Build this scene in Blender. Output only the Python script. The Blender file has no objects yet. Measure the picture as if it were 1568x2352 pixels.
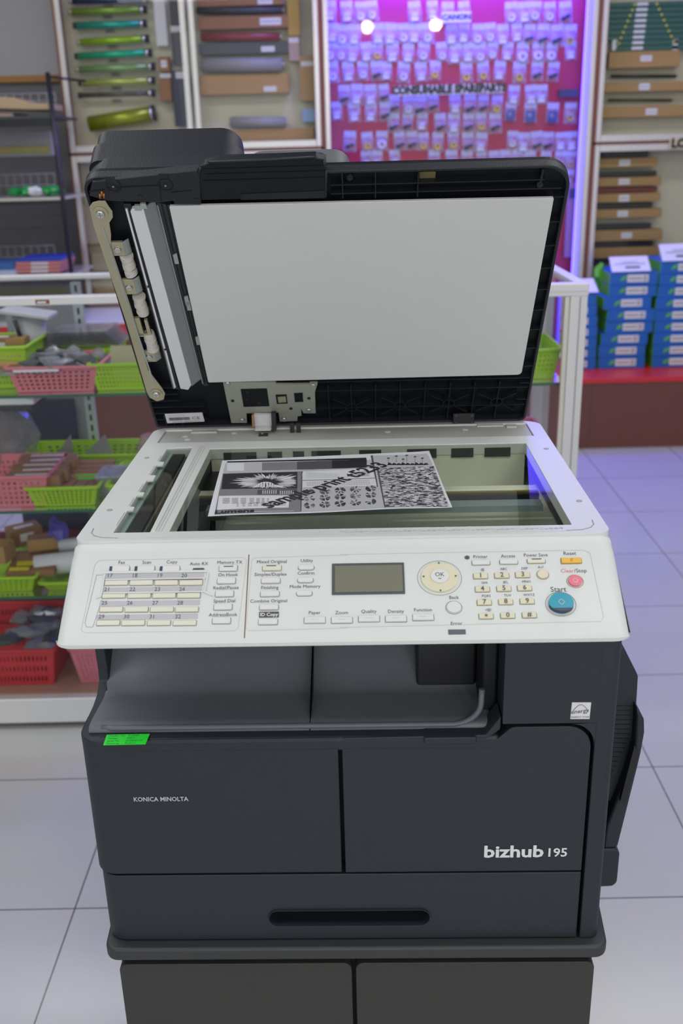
import bpy, bmesh, math, random
from mathutils import Vector, Matrix
random.seed(7)
SC = bpy.context.scene
COL = SC.collection
PI = math.pi

# ------------------------------------------------------------------ camera
F_PX, PITCH, ROLL, YAW, EYE = 2229.35, 0.358189, -0.0267146, 0.0101083, 1.5
cp, sp, cyw, syw = math.cos(PITCH), math.sin(PITCH), math.cos(YAW), math.sin(YAW)
FWD = Vector((-syw * cp, cyw * cp, -sp))
RT0 = Vector((cyw, syw, 0))
UP0 = RT0.cross(FWD)
RT = RT0 * math.cos(ROLL) + UP0 * math.sin(ROLL)
UP = -RT0 * math.sin(ROLL) + UP0 * math.cos(ROLL)
CAM = Vector((0, 0, EYE))
cd = bpy.data.cameras.new('camera')
cam = bpy.data.objects.new('camera', cd)
COL.objects.link(cam)
m = Matrix((RT, UP, -FWD)).transposed().to_4x4()
m.translation = CAM
cam.matrix_world = m
cd.sensor_fit = 'HORIZONTAL'
cd.sensor_width = 24.0
cd.lens = F_PX / 1568 * 24.0
cd.clip_start = 0.02
cd.dof.use_dof = True
cd.dof.focus_distance = 1.12
cd.dof.aperture_fstop = 6.0
SC.camera = cam

# ------------------------------------------------------------------ view, world
SC.view_settings.view_transform = 'Standard'
SC.view_settings.look = 'None'
SC.view_settings.gamma = 1.0
SC.view_settings.use_curve_mapping = False
SC.view_settings.exposure = -0.2
w = bpy.data.worlds.new('world')
SC.world = w
w.use_nodes = True
w.node_tree.nodes['Background'].inputs[0].default_value = (0.92, 0.96, 1.0, 1)
w.node_tree.nodes['Background'].inputs[1].default_value = 0.75

def area(name, loc, size, energy, color=(1, 1, 1), rot=(0, 0, 0)):
    l = bpy.data.lights.new(name, 'AREA')
    l.shape = 'RECTANGLE'
    l.size, l.size_y = size
    l.energy = energy
    l.color = color
    o = bpy.data.objects.new(name, l)
    COL.objects.link(o)
    o.location = loc
    o.rotation_euler = rot
    return o
for lx in (-1.5, 1.3):
    for ly in (0.3, 2.0, 3.9):
        area('ceiling_tube', (lx, ly, 2.9), (1.3, 0.3), 15, (0.98, 0.99, 0.98))
area('shopfront_daylight', (0.3, -3.6, 1.9), (5.0, 2.6), 62, (0.88, 0.94, 1.0), (math.radians(80), 0, 0))
area('violet_fill', (0.45, 4.95, 2.86), (0.9, 0.18), 36, (0.33, 0.28, 1.0), (math.radians(-18), 0, 0))  # added violet fill, no such lamp seen; tints floor and scanner rim

# ------------------------------------------------------------------ pixel helpers
def ray(x, y):
    return RT * ((x - 784) / F_PX) - UP * ((y - 1176) / F_PX) + FWD
def at(x, y, Y):
    v = ray(x, y)
    return CAM + v * (Y / v.y)
def atz(x, y, z):
    v = ray(x, y)
    return CAM + v * ((z - EYE) / v.z)
# copier frame: x right, y back, z = 0 at the glass (local z = ZB in the empty)
ZB = 0.478
MA = -0.0163338
MO = Vector((-0.0116125, 0.9604208, 1.1186576))
MR = Matrix.Rotation(MA, 3, 'Z')
MRI = MR.transposed()
_o = MRI @ (CAM - MO)
def mpl(x, y, p0, n):
    v = MRI @ ray(x, y)
    t = ((Vector(p0) - _o).dot(n)) / v.dot(n)
    return _o + v * t
def my(x, y, c): return mpl(x, y, (0, c, 0), Vector((0, 1, 0)))
def mz(x, y, c): return mpl(x, y, (0, 0, c), Vector((0, 0, 1)))

# ------------------------------------------------------------------ materials
MT = {}
def mat(name, rgb, rough=0.5, metal=0.0, var=0.06, scale=18.0, spec=0.5, bump=0.0, emit=None, coat=0.0, bscale=400):
    if name in MT: return MT[name]
    mm = bpy.data.materials.new(name)
    mm.use_nodes = True
    nt = mm.node_tree
    b = nt.nodes['Principled BSDF']
    b.inputs['Roughness'].default_value = rough
    b.inputs['Metallic'].default_value = metal
    b.inputs['Specular IOR Level'].default_value = spec
    b.inputs['Coat Weight'].default_value = coat
    tc = nt.nodes.new('ShaderNodeTexCoord')
    nz = nt.nodes.new('ShaderNodeTexNoise')
    nz.inputs['Scale'].default_value = scale
    nz.inputs['Detail'].default_value = 4
    nt.links.new(tc.outputs['Object'], nz.inputs['Vector'])
    mx = nt.nodes.new('ShaderNodeMix')
    mx.data_type = 'RGBA'
    mx.inputs[6].default_value = [c * (1 - var) for c in rgb] + [1]
    mx.inputs[7].default_value = [min(1, c * (1 + var)) for c in rgb] + [1]
    nt.links.new(nz.outputs['Fac'], mx.inputs[0])
    nt.links.new(mx.outputs[2], b.inputs['Base Color'])
    if bump:
        n2 = nt.nodes.new('ShaderNodeTexNoise')
        n2.inputs['Scale'].default_value = bscale
        nt.links.new(tc.outputs['Object'], n2.inputs['Vector'])
        bp = nt.nodes.new('ShaderNodeBump')
        bp.inputs['Strength'].default_value = bump
        bp.inputs['Distance'].default_value = 0.001
        nt.links.new(n2.outputs['Fac'], bp.inputs['Height'])
        nt.links.new(bp.outputs['Normal'], b.inputs['Normal'])
    if emit:
        b.inputs['Emission Color'].default_value = list(emit[0]) + [1]
        b.inputs['Emission Strength'].default_value = emit[1]
    MT[name] = mm
    return mm
def glass(name, tint, refl, rough=0.02, blend=0.25, gtint=(1, 1, 1)):
    mm = bpy.data.materials.new(name)
    mm.use_nodes = True
    nt = mm.node_tree
    nt.nodes.clear()
    out = nt.nodes.new('ShaderNodeOutputMaterial')
    mix = nt.nodes.new('ShaderNodeMixShader')
    tr = nt.nodes.new('ShaderNodeBsdfTransparent')
    tr.inputs[0].default_value = list(tint) + [1]
    gl = nt.nodes.new('ShaderNodeBsdfGlossy')
    gl.inputs['Roughness'].default_value = rough
    gl.inputs[0].default_value = list(gtint) + [1]
    lw = nt.nodes.new('ShaderNodeLayerWeight')
    lw.inputs[0].default_value = blend
    ma = nt.nodes.new('ShaderNodeMath')
    ma.operation = 'MULTIPLY_ADD'
    ma.inputs[1].default_value = 0.75
    ma.inputs[2].default_value = refl
    ma.use_clamp = True
    nt.links.new(lw.outputs['Fresnel'], ma.inputs[0])
    nt.links.new(ma.outputs[0], mix.inputs[0])
    nt.links.new(tr.outputs[0], mix.inputs[1])
    nt.links.new(gl.outputs[0], mix.inputs[2])
    nt.links.new(mix.outputs[0], out.inputs[0])
    MT[name] = mm
    return mm
def clear_plastic(name, rgb, op, rough=0.15):
    mm = bpy.data.materials.new(name)
    mm.use_nodes = True
    nt = mm.node_tree
    b = nt.nodes['Principled BSDF']
    b.inputs['Base Color'].default_value = list(rgb) + [1]
    b.inputs['Roughness'].default_value = rough
    tr = nt.nodes.new('ShaderNodeBsdfTransparent')
    mix = nt.nodes.new('ShaderNodeMixShader')
    nz = nt.nodes.new('ShaderNodeTexNoise')
    nz.inputs['Scale'].default_value = 30
    tc = nt.nodes.new('ShaderNodeTexCoord')
    nt.links.new(tc.outputs['Object'], nz.inputs['Vector'])
    ma = nt.nodes.new('ShaderNodeMath')
    ma.operation = 'MULTIPLY'
    ma.inputs[1].default_value = op * 2
    nt.links.new(nz.outputs['Fac'], ma.inputs[0])
    nt.links.new(ma.outputs[0], mix.inputs[0])
    nt.links.new(tr.outputs[0], mix.inputs[1])
    nt.links.new(b.outputs[0], mix.inputs[2])
    nt.links.new(mix.outputs[0], nt.nodes['Material Output'].inputs[0])
    MT[name] = mm
    return mm

CREAM = mat('cream_plastic', (0.69, 0.72, 0.705), 0.42, var=0.02, bump=0.05)
CREAM2 = mat('cream_plastic_shade', (0.60, 0.61, 0.56), 0.5, var=0.03)
REARGREY = mat('rear_strip_grey', (0.50, 0.50, 0.48), 0.5, var=0.03)
KEYW = mat('white_key', (0.72, 0.73, 0.72), 0.35, var=0.02)
KEYY = mat('cream_yellow_key', (0.72, 0.68, 0.50), 0.3, var=0.02)
KEYY2 = mat('pale_yellow_key', (0.74, 0.72, 0.60), 0.3, var=0.02)
ORANGE = mat('orange_key', (0.82, 0.48, 0.06), 0.3, var=0.02)
PINKK = mat('pink_key', (0.78, 0.18, 0.25), 0.3, var=0.02)
TEAL = mat('teal_key', (0.03, 0.32, 0.45), 0.25, var=0.02)
NAVYK = mat('navy_key_side', (0.03, 0.05, 0.09), 0.35)
GROOVE = mat('cream_groove', (0.40, 0.40, 0.37), 0.6)
INK = mat('dark_grey_ink', (0.10, 0.10, 0.12), 0.6)
INKL = mat('light_grey_ink', (0.42, 0.42, 0.46), 0.6)
INKP = mat('pink_ink', (0.75, 0.2, 0.3), 0.6)
BAND = mat('lilac_grey_band', (0.50, 0.50, 0.54), 0.6)
LCD = mat('lcd_glass', (0.19, 0.19, 0.145), 0.25, var=0.06, scale=8)
LCDF = mat('lcd_bezel', (0.09, 0.10, 0.11), 0.3)
BODY = mat('charcoal_body', (0.0148, 0.0200, 0.0290), 0.5, var=0.04, bump=0.35, bscale=900)
BODYG = mat('charcoal_gap', (0.005, 0.006, 0.010), 0.6)
TRAY = mat('tray_grey', (0.125, 0.138, 0.165), 0.42, var=0.03, bump=0.25, bscale=900)
LIDB = mat('lid_black', (0.0045, 0.006, 0.010), 0.5, var=0.05, spec=0.3)
LIDR = mat('lid_black_rib', (0.009, 0.011, 0.016), 0.45, var=0.05, spec=0.4)
ADFM = mat('feeder_charcoal', (0.010, 0.012, 0.018), 0.48, var=0.04, bump=0.4, bscale=900)
ADFG = mat('feeder_grey', (0.13, 0.14, 0.15), 0.5, var=0.04)
PADW = mat('pad_white', (0.66, 0.67, 0.66), 0.6, var=0.025, scale=6)
STRIPW = mat('strip_white', (0.72, 0.73, 0.76), 0.4, var=0.03)
STRIPG = mat('strip_grey', (0.20, 0.22, 0.23), 0.45, var=0.03)
ZINC = mat('yellowed_zinc', (0.48, 0.44, 0.30), 0.38, metal=0.55, var=0.12, scale=25)
ZINCB = mat('blue_zinc', (0.42, 0.47, 0.45), 0.38, metal=0.5, var=0.12, scale=30)
SCREW = mat('screw_steel', (0.62, 0.64, 0.60), 0.25, metal=0.9)
ROLLW = mat('roller_white', (0.62, 0.58, 0.54), 0.6, var=0.1, scale=60)
BLACK = mat('black_plastic', (0.01, 0.011, 0.014), 0.45)
STAND = mat('stand_grey', (0.037, 0.036, 0.034), 0.55, var=0.04, bump=0.2, bscale=700)
SLAB = mat('stand_top_grey', (0.034, 0.038, 0.042), 0.5, var=0.04)
WHITE = mat('white_card', (0.74, 0.74, 0.76), 0.6, var=0.03)
SILVER = mat('silver_letter', (0.60, 0.63, 0.66), 0.35, metal=0.3)
GREENL = mat('green_label', (0.02, 0.80, 0.04), 0.5, var=0.03)
INKGR = mat('green_label_ink', (0.01, 0.30, 0.05), 0.6)
PAPER = mat('paper_white', (0.74, 0.75, 0.80), 0.6, var=0.01)
PG1 = mat('print_grey_light', (0.52, 0.52, 0.55), 0.6)
PG2 = mat('print_grey_mid', (0.22, 0.22, 0.24), 0.6)
PG3 = mat('print_grey_dark', (0.08, 0.08, 0.09), 0.6)
PBK = mat('print_black', (0.015, 0.015, 0.02), 0.5)
INTERC = mat('scanner_inside', (0.80, 0.81, 0.70), 0.5, var=0.05)
ALUW = mat('white_aluminium', (0.70, 0.70, 0.70), 0.35, var=0.03)
ALUC = mat('cream_aluminium', (0.66, 0.63, 0.56), 0.25, metal=0.45, var=0.03)
BROWN = mat('brown_wood', (0.22, 0.075, 0.035), 0.5, var=0.12)
BROWN2 = mat('brown_board', (0.16, 0.055, 0.035), 0.6, var=0.08, scale=5)
REDTOP = mat('red_ledge', (0.60, 0.03, 0.03), 0.35, var=0.05)
REDB = mat('red_backboard', (0.42, 0.010, 0.055), 0.55, var=0.08, scale=4)
CREAMB = mat('cream_backboard', (0.60, 0.57, 0.43), 0.6, var=0.04, scale=3)
KRAFT = mat('kraft_cardboard', (0.40, 0.24, 0.085), 0.7, var=0.10, scale=9)
KRAFT2 = mat('dark_kraft_cardboard', (0.30, 0.15, 0.07), 0.7, var=0.12, scale=9)
GREYW = mat('grey_wall', (0.46, 0.46, 0.47), 0.7, var=0.03, scale=2)
LIME = mat('lime_plastic', (0.36, 0.62, 0.02), 0.38, var=0.05)
PINK = mat('pink_plastic', (0.70, 0.20, 0.24), 0.4, var=0.05)
RED = mat('red_plastic', (0.60, 0.03, 0.04), 0.4, var=0.05)
BLUEB = mat('blue_block', (0.006, 0.12, 0.50), 0.35, var=0.05)
GREENB = mat('green_box_side', (0.12, 0.48, 0.02), 0.4, var=0.08)
DNAVY = mat('dark_navy', (0.035, 0.038, 0.075), 0.5, var=0.1)
DGREY = mat('dark_grey', (0.055, 0.06, 0.065), 0.5, var=0.1)
MGREY = mat('mid_grey', (0.26, 0.26, 0.27), 0.5, var=0.1)
STEEL = mat('slotted_steel', (0.50, 0.53, 0.53), 0.4, metal=0.2)
BLKWIRE = mat('black_wire', (0.012, 0.014, 0.016), 0.4)
WIRE = mat('grey_wire', (0.45, 0.45, 0.45), 0.4)
YELLOW = mat('yellow_tag', (0.75, 0.68, 0.02), 0.5)
GLASSD = glass('door_glass', (0.97, 0.98, 0.96), 0.012, blend=0.12)
GLASSC = glass('counter_glass', (0.93, 0.96, 0.95), 0.018, blend=0.15)
GLASSE = mat('green_glass_edge', (0.02, 0.13, 0.08), 0.15)
PLATEN = glass('platen_glass', (0.95, 0.98, 0.92), 0.03, blend=0.2)
CLEARB = clear_plastic('clear_bag', (0.62, 0.62, 0.70), 0.38)
CLEARD = clear_plastic('clear_bag_grey', (0.36, 0.36, 0.38), 0.50, 0.05)
LED = mat('violet_led', (0.3, 0.3, 0.9), 0.4, emit=((0.24, 0.21, 1.0), 1.3))
LEDB = mat('violet_led_inner', (0.3, 0.3, 0.9), 0.4, emit=((0.03, 0.02, 1.0), 30.0))
LEDT = mat('violet_led_tube', (0.3, 0.3, 0.9), 0.4, emit=((0.06, 0.04, 1.0), 170.0))
LEDH = mat('violet_header', (0.3, 0.3, 0.9), 0.4, emit=((0.11, 0.07, 1.0), 6.0))
BULB = mat('warm_bulb', (1, 0.9, 0.7), 0.4, emit=((1.0, 0.82, 0.55), 200.0))

# ------------------------------------------------------------------ mesh helpers
ORG = {}
class MB:
    def __init__(s):
        s.bm = bmesh.new()
        s.mats = []
    def mi(s, mt):
        if mt not in s.mats: s.mats.append(mt)
        return s.mats.index(mt)
    def faces(s, verts, faces, mt, smooth=False):
        vs = [s.bm.verts.new(v) for v in verts]
        i = s.mi(mt)
        for f in faces:
            try:
                q = s.bm.faces.new([vs[k] for k in f])
                q.material_index = i
                q.smooth = smooth
            except ValueError: pass
        return vs
    def hexa(s, p, mt):      # 8 points: bottom 4 ccw, top 4 ccw
        s.faces(p, [(3, 2, 1, 0), (4, 5, 6, 7), (0, 1, 5, 4), (1, 2, 6, 5), (2, 3, 7, 6), (3, 0, 4, 7)], mt)
        return s
    def box(s, a, b, mt):
        x0, y0, z0 = [min(a[i], b[i]) for i in range(3)]
        x1, y1, z1 = [max(a[i], b[i]) for i in range(3)]
        return s.hexa([(x0, y0, z0), (x1, y0, z0), (x1, y1, z0), (x0, y1, z0), (x0, y0, z1), (x1, y0, z1), (x1, y1, z1), (x0, y1, z1)], mt)
    def obox(s, c, u, v, n, mt):  # oriented box, half vectors
        c, u, v, n = Vector(c), Vector(u), Vector(v), Vector(n)
        if u.cross(v).dot(n) < 0: u = -u
        P = [c - u - v - n, c + u - v - n, c + u + v - n, c - u + v - n, c - u - v + n, c + u - v + n, c + u + v + n, c - u + v + n]
        return s.hexa(P, mt)
    def prism(s, pts, d, mt, smooth=False):   # polygon (3d points) pushed along d
        d = Vector(d); pts = [Vector(p) for p in pts]; k = len(pts)
        nn = Vector((0, 0, 0))
        for i in range(k): nn += pts[i].cross(pts[(i + 1) % k])
        if nn.dot(d) < 0: pts = pts[::-1]
        vs = [tuple(p) for p in pts] + [tuple(p + d) for p in pts]
        fs = [tuple(range(k))[::-1], tuple(range(k, 2 * k))] + [(i, (i + 1) % k, k + (i + 1) % k, k + i) for i in range(k)]
        s.faces(vs, fs, mt, smooth)
        return s
    def cyl(s, p0, p1, r, mt, n=16, r1=None, smooth=True):
        p0, p1 = Vector(p0), Vector(p1)
        r1 = r if r1 is None else r1
        d = (p1 - p0).normalized()
        a = d.orthogonal().normalized(); b = d.cross(a)
        vs = [p0 + (a * math.cos(2 * PI * i / n) + b * math.sin(2 * PI * i / n)) * r for i in range(n)]
        vs += [p1 + (a * math.cos(2 * PI * i / n) + b * math.sin(2 * PI * i / n)) * r1 for i in range(n)]
        bv = [s.bm.verts.new(v) for v in vs]
        i0 = s.mi(mt)
        for i in range(n):
            f = s.bm.faces.new([bv[i], bv[(i + 1) % n], bv[n + (i + 1) % n], bv[n + i]])
            f.material_index = i0; f.smooth = smooth
        f = s.bm.faces.new(bv[:n][::-1]); f.material_index = i0
        f = s.bm.faces.new(bv[n:]); f.material_index = i0
        return s
    def tube(s, pts, r, mt, n=8):
        for a, b in zip(pts[:-1], pts[1:]): s.cyl(a, b, r, mt, n)
        return s
    def sweep(s, pts, r, mt, n=12):
        pts = [Vector(p) for p in pts]; rings = []; up = Vector((0, 0, 1))
        for i, p in enumerate(pts):
            d = (pts[min(i + 1, len(pts) - 1)] - pts[max(i - 1, 0)]).normalized()
            a = d.cross(Vector((0.02, 1, 0.3))).normalized(); b_ = d.cross(a)
            rings.append([s.bm.verts.new(p + (a * math.cos(2 * PI * k / n) + b_ * math.sin(2 * PI * k / n)) * r) for k in range(n)])
        i0 = s.mi(mt)
        for A_, B_ in zip(rings[:-1], rings[1:]):
            for k in range(n):
                f = s.bm.faces.new([A_[k], A_[(k + 1) % n], B_[(k + 1) % n], B_[k]]); f.material_index = i0; f.smooth = True
        for g in (rings[0][::-1], rings[-1]):
            f = s.bm.faces.new(g); f.material_index = i0
        return s
    def ball(s, c, r, mt, sc=(1, 1, 1), sub=2):
        mtx = Matrix.Translation(Vector(c)) @ Matrix.Diagonal((sc[0], sc[1], sc[2], 1))
        k = len(s.bm.faces)
        res = bmesh.ops.create_icosphere(s.bm, subdivisions=sub, radius=r, matrix=mtx)
        i0 = s.mi(mt)
        fs = set()
        for v in res['verts']:
            for f in v.link_faces: fs.add(f)
        for f in fs: f.material_index = i0; f.smooth = True
        return s
    def torus(s, c, ax, R, r, mt, N=20, n=8):
        c, ax = Vector(c), Vector(ax).normalized()
        a = ax.orthogonal().normalized(); b = ax.cross(a)
        vs = []
        for i in range(N):
            t = 2 * PI * i / N
            d = a * math.cos(t) + b * math.sin(t)
            for j in range(n):
                q = 2 * PI * j / n
                vs.append(c + d * (R + r * math.cos(q)) + ax * (r * math.sin(q)))
        fs = [(i * n + j, ((i + 1) % N) * n + j, ((i + 1) % N) * n + (j + 1) % n, i * n + (j + 1) % n) for i in range(N) for j in range(n)]
        s.faces(vs, fs, mt, True)
        return s
    def build(s, name, parent=None, bevel=0.0, seg=2, local=False, solid=0.0, smooth=False):
        bmesh.ops.recalc_face_normals(s.bm, faces=s.bm.faces)
        me = bpy.data.meshes.new(name)
        if local or not len(s.bm.verts):
            off = Vector((0, 0, ZB)) if local else Vector((0, 0, 0))
            for v in s.bm.verts: v.co += off
        elif parent is not None:
            o = ORG[parent.name]
            for v in s.bm.verts: v.co -= o
        else:
            xs = [v.co.x for v in s.bm.verts]; ys = [v.co.y for v in s.bm.verts]; zs = [v.co.z for v in s.bm.verts]
            o = Vector(((min(xs) + max(xs)) / 2, (min(ys) + max(ys)) / 2, min(zs)))
            for v in s.bm.verts: v.co -= o
        s.bm.to_mesh(me); s.bm.free()
        for q in s.mats: me.materials.append(q)
        ob = bpy.data.objects.new(name, me)
        COL.objects.link(ob)
        if parent is not None:
            ob.parent = parent
            if not local: ORG[ob.name] = ORG[parent.name]
        elif not local:
            ob.location = o; ORG[ob.name] = o
        if solid:
            md = ob.modifiers.new('thick', 'SOLIDIFY'); md.thickness = solid; md.offset = 0
        if bevel:
            md = ob.modifiers.new('bevel', 'BEVEL'); md.width = bevel; md.segments = seg
            md.limit_method = 'ANGLE'; md.angle_limit = math.radians(30)
            for f in me.polygons: f.use_smooth = True
            md.harden_normals = True
        return ob
def empty(name, loc, rz=0):
    o = bpy.data.objects.new(name, None); COL.objects.link(o)
    o.location = loc; o.rotation_euler = (0, 0, rz); o.empty_display_size = 0.05
    ORG[o.name] = Vector(loc)
    return o
def tag(o, label, cat, group=None, kind=None):
    o['label'] = label; o['category'] = cat
    if group: o['group'] = group
    if kind: o['kind'] = kind
    return o
def struct(o): o['kind'] = 'structure'; return o
def copy_tree(o, parent=None):
    c = o.copy(); COL.objects.link(c)
    if parent is not None: c.parent = parent
    for ch in list(o.children): copy_tree(ch, c)
    return c
def rpoly(pts, rad, n=6):   # rounded 2d polygon
    out = []; k = len(pts)
    for i in range(k):
        r = rad[i] if isinstance(rad, (list, tuple)) else rad
        p = Vector(pts[i]); a = Vector(pts[i - 1]) - p; b = Vector(pts[(i + 1) % k]) - p
        if r <= 0: out.append(p); continue
        ang = a.angle(b); t = min(r / math.tan(ang / 2), a.length * .49, b.length * .49)
        rr = t * math.tan(ang / 2)
        p0 = p + a.normalized() * t; p1 = p + b.normalized() * t
        cc = p + (a.normalized() + b.normalized()).normalized() * (rr / math.sin(ang / 2))
        v0 = p0 - cc; v1 = p1 - cc
        th = v0.angle_signed(v1)
        for j in range(n + 1):
            q = -th * j / n
            out.append(cc + Vector((v0.x * math.cos(q) - v0.y * math.sin(q), v0.x * math.sin(q) + v0.y * math.cos(q))))
    return out
def plate(b, outer, holes, fn, d0, d1, mt):
    """flat plate with holes: 2d outlines filled, mapped by fn(x, y, d) at depths d0 and d1"""
    tm = bmesh.new(); es = []
    loops = []
    for lp in [outer] + holes:
        vs = [tm.verts.new((p[0], p[1], 0)) for p in lp]
        loops.append([tuple(p) for p in lp])
        for i in range(len(vs)): es.append(tm.edges.new((vs[i], vs[(i + 1) % len(vs)])))
    bmesh.ops.triangle_fill(tm, edges=es, use_beauty=True, use_dissolve=False)
    tm.verts.ensure_lookup_table(); tm.verts.index_update()
    co = [v.co.copy() for v in tm.verts]
    tri = [[v.index for v in f.verts] for f in tm.faces]
    tm.free()
    n = len(co)
    vs = [b.bm.verts.new(fn(c.x, c.y, d0)) for c in co] + [b.bm.verts.new(fn(c.x, c.y, d1)) for c in co]
    i0 = b.mi(mt)
    def F(l):
        try:
            f = b.bm.faces.new([vs[i] for i in l]); f.material_index = i0
        except ValueError: pass
    for t in tri: F(t); F([i + n for i in t[::-1]])
    base = 0
    for lp in loops:
        k = len(lp)
        for i in range(k): F((base + i, base + (i + 1) % k, n + base + (i + 1) % k, n + base + i))
        base += k
    bmesh.ops.dissolve_limit(b.bm, angle_limit=0.01, verts=b.bm.verts, edges=b.bm.edges)
def text_geo(b, s, size, fn, mt, align='CENTER', bold=0.0, sx=1.0):
    """lettering: glyph outlines filled, mapped by fn(x, y)"""
    c = bpy.data.curves.new('t', 'FONT'); c.body = s; c.size = size
    c.align_x = align; c.align_y = 'CENTER'; c.resolution_u = 2; c.offset = bold
    o = bpy.data.objects.new('t', c); COL.objects.link(o)
    dg = bpy.context.evaluated_depsgraph_get()
    me = bpy.data.meshes.new_from_object(o.evaluated_get(dg))
    i0 = b.mi(mt)
    vs = [b.bm.verts.new(fn(v.co.x * sx, v.co.y)) for v in me.vertices]
    for p in me.polygons:
        try:
            f = b.bm.faces.new([vs[i] for i in p.vertices]); f.material_index = i0
        except ValueError: pass
    bpy.data.objects.remove(o); bpy.data.curves.remove(c); bpy.data.meshes.remove(me)
def crumple(b, c, s, mt, seed, amp=0.35, sub=2):
    rnd = random.Random(seed)
    mtx = Matrix.Translation(Vector(c)) @ Matrix.Rotation(rnd.uniform(0, 6), 4, 'Z') @ Matrix.Diagonal((s[0], s[1], s[2], 1))
    res = bmesh.ops.create_icosphere(b.bm, subdivisions=sub, radius=1, matrix=Matrix.Identity(4))
    i0 = b.mi(mt)
    for v in res['verts']:
        v.co *= 1 + rnd.uniform(-amp, amp)
        v.co = mtx @ v.co
    fs = set()
    for v in res['verts']:
        for f in v.link_faces: fs.add(f)
    for f in fs: f.material_index = i0

# ------------------------------------------------------------------ room shell
def floor_mat():
    mm = bpy.data.materials.new('glossy_tiles'); mm.use_nodes = True
    nt = mm.node_tree; b = nt.nodes['Principled BSDF']
    tc = nt.nodes.new('ShaderNodeTexCoord'); mp = nt.nodes.new('ShaderNodeMapping')
    mp.inputs['Location'].default_value = (0.606 + 0.454 * 20, -1.638 + 0.458 * 20, 0)
    br = nt.nodes.new('ShaderNodeTexBrick')
    br.offset = 0.0; br.squash = 1.0
    br.inputs['Scale'].default_value = 1.0
    br.inputs['Brick Width'].default_value = 0.454
    br.inputs['Row Height'].default_value = 0.458
    br.inputs['Mortar Size'].default_value = 0.0016
    br.inputs['Mortar Smooth'].default_value = 0.1
    br.inputs['Color1'].default_value = (0.52, 0.53, 0.53, 1)
    br.inputs['Color2'].default_value = (0.54, 0.545, 0.54, 1)
    br.inputs['Mortar'].default_value = (0.06, 0.06, 0.065, 1)
    nt.links.new(tc.outputs['Object'], mp.inputs['Vector']); nt.links.new(mp.outputs[0], br.inputs['Vector'])
    nz = nt.nodes.new('ShaderNodeTexNoise'); nz.inputs['Scale'].default_value = 3.5; nz.inputs['Detail'].default_value = 6
    nt.links.new(tc.outputs['Object'], nz.inputs['Vector'])
    mx = nt.nodes.new('ShaderNodeMix'); mx.data_type = 'RGBA'; mx.blend_type = 'MULTIPLY'; mx.inputs[0].default_value = 0.12
    nt.links.new(br.outputs['Color'], mx.inputs[6]); nt.links.new(nz.outputs['Fac'], mx.inputs[7])
    nt.links.new(mx.outputs[2], b.inputs['Base Color'])
    b.inputs['Roughness'].default_value = 0.22
    b.inputs['Specular IOR Level'].default_value = 0.6
    return mm
FLOORM = floor_mat()
b = MB(); b.faces([(-4, -4.5, 0), (4, -4.5, 0), (4, 6, 0), (-4, 6, 0)], [(0, 1, 2, 3)], FLOORM)
fo = b.build('floor'); fo.data.transform(Matrix.Translation(ORG[fo.name])); fo.location = (0, 0, 0); struct(fo)
for nm, a, c in (('ceiling', (-4, -4.5, 3.0), (4, 6, 3.1)), ('wall_back', (-4, 5.75, 0), (4, 5.85, 3.0)),
                 ('wall_left', (-4.1, -1.0, 0), (-4, 5.85, 3.0)), ('wall_right', (4, -1.0, 0), (4.1, 5.85, 3.0))):
    b = MB(); b.box(a, c, GREYW if nm != 'ceiling' else mat('ceiling_white', (0.7, 0.7, 0.7), 0.8)); struct(b.build(nm))

# ------------------------------------------------------------------ copier
cop = empty('photocopier', MO + Vector((0, 0, -ZB)), MA)
tag(cop, 'dark grey and cream office photocopier with its lid open, standing on a grey cabinet', 'photocopier')
def L(name, b, parent=cop, **k):
    return b.build(name, parent, local=True, **k)

# --- lower body
FY = -0.080
def fxz(x, y): p = my(x, y, FY); return (p.x, p.z)
def fr(x, z, d): return (x, d, z)
b = MB()
b.box((-0.276, -0.055, -0.476), (0.270, 0.41, -0.205), BODYG)
body = L('main_body', b)
# left side wall, its front edge sweeps forward at the bottom
b = MB()
prof = [(0.40, -0.478), (0.40, -0.03), (0.016, -0.03), (0.017, -0.12), (0.022, -0.170), (0.021, -0.190), (0.008, -0.199), (-0.012, -0.2025), (-0.045, -0.2035), (-0.045, -0.478)]
b.prism([(-0.2855, y, z) for y, z in prof], (0.012, 0, 0), BODY)
L('side_panel', b, bevel=0.002)
# deck round the tray
b = MB()
b.prism([(x, y, -0.2035) for x, y in rpoly([(-0.2870, 0.10), (-0.2870, -0.0805), (0.165, -0.0805), (0.165, 0.10)], [0, 0.026, 0, 0])], (0, 0, -0.018), BODY)
L('deck', b, bevel=0.005, seg=3)
def vpanel(name, xl, xr, z0, z1, rl=0.0, rr=0.0, back=-0.03, bev=0.003, mt=BODY):
    b = MB()
    pts = rpoly([(xl, back), (xl, FY), (xr, FY), (xr, back)], [0, rl, rr, 0], 8)
    b.prism([(p.x, p.y, z0) for p in pts], (0, 0, z1 - z0), mt)
    return L(name, b, bevel=bev, seg=2)
vpanel('front_cover', -0.2865, -0.0062, -0.3815, -0.2045, rl=0.026, bev=0.0016)
drawer = vpanel('paper_drawer', -0.2835, 0.2615, -0.4760, -0.3838, rl=0.026, bev=0.0012)
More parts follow.
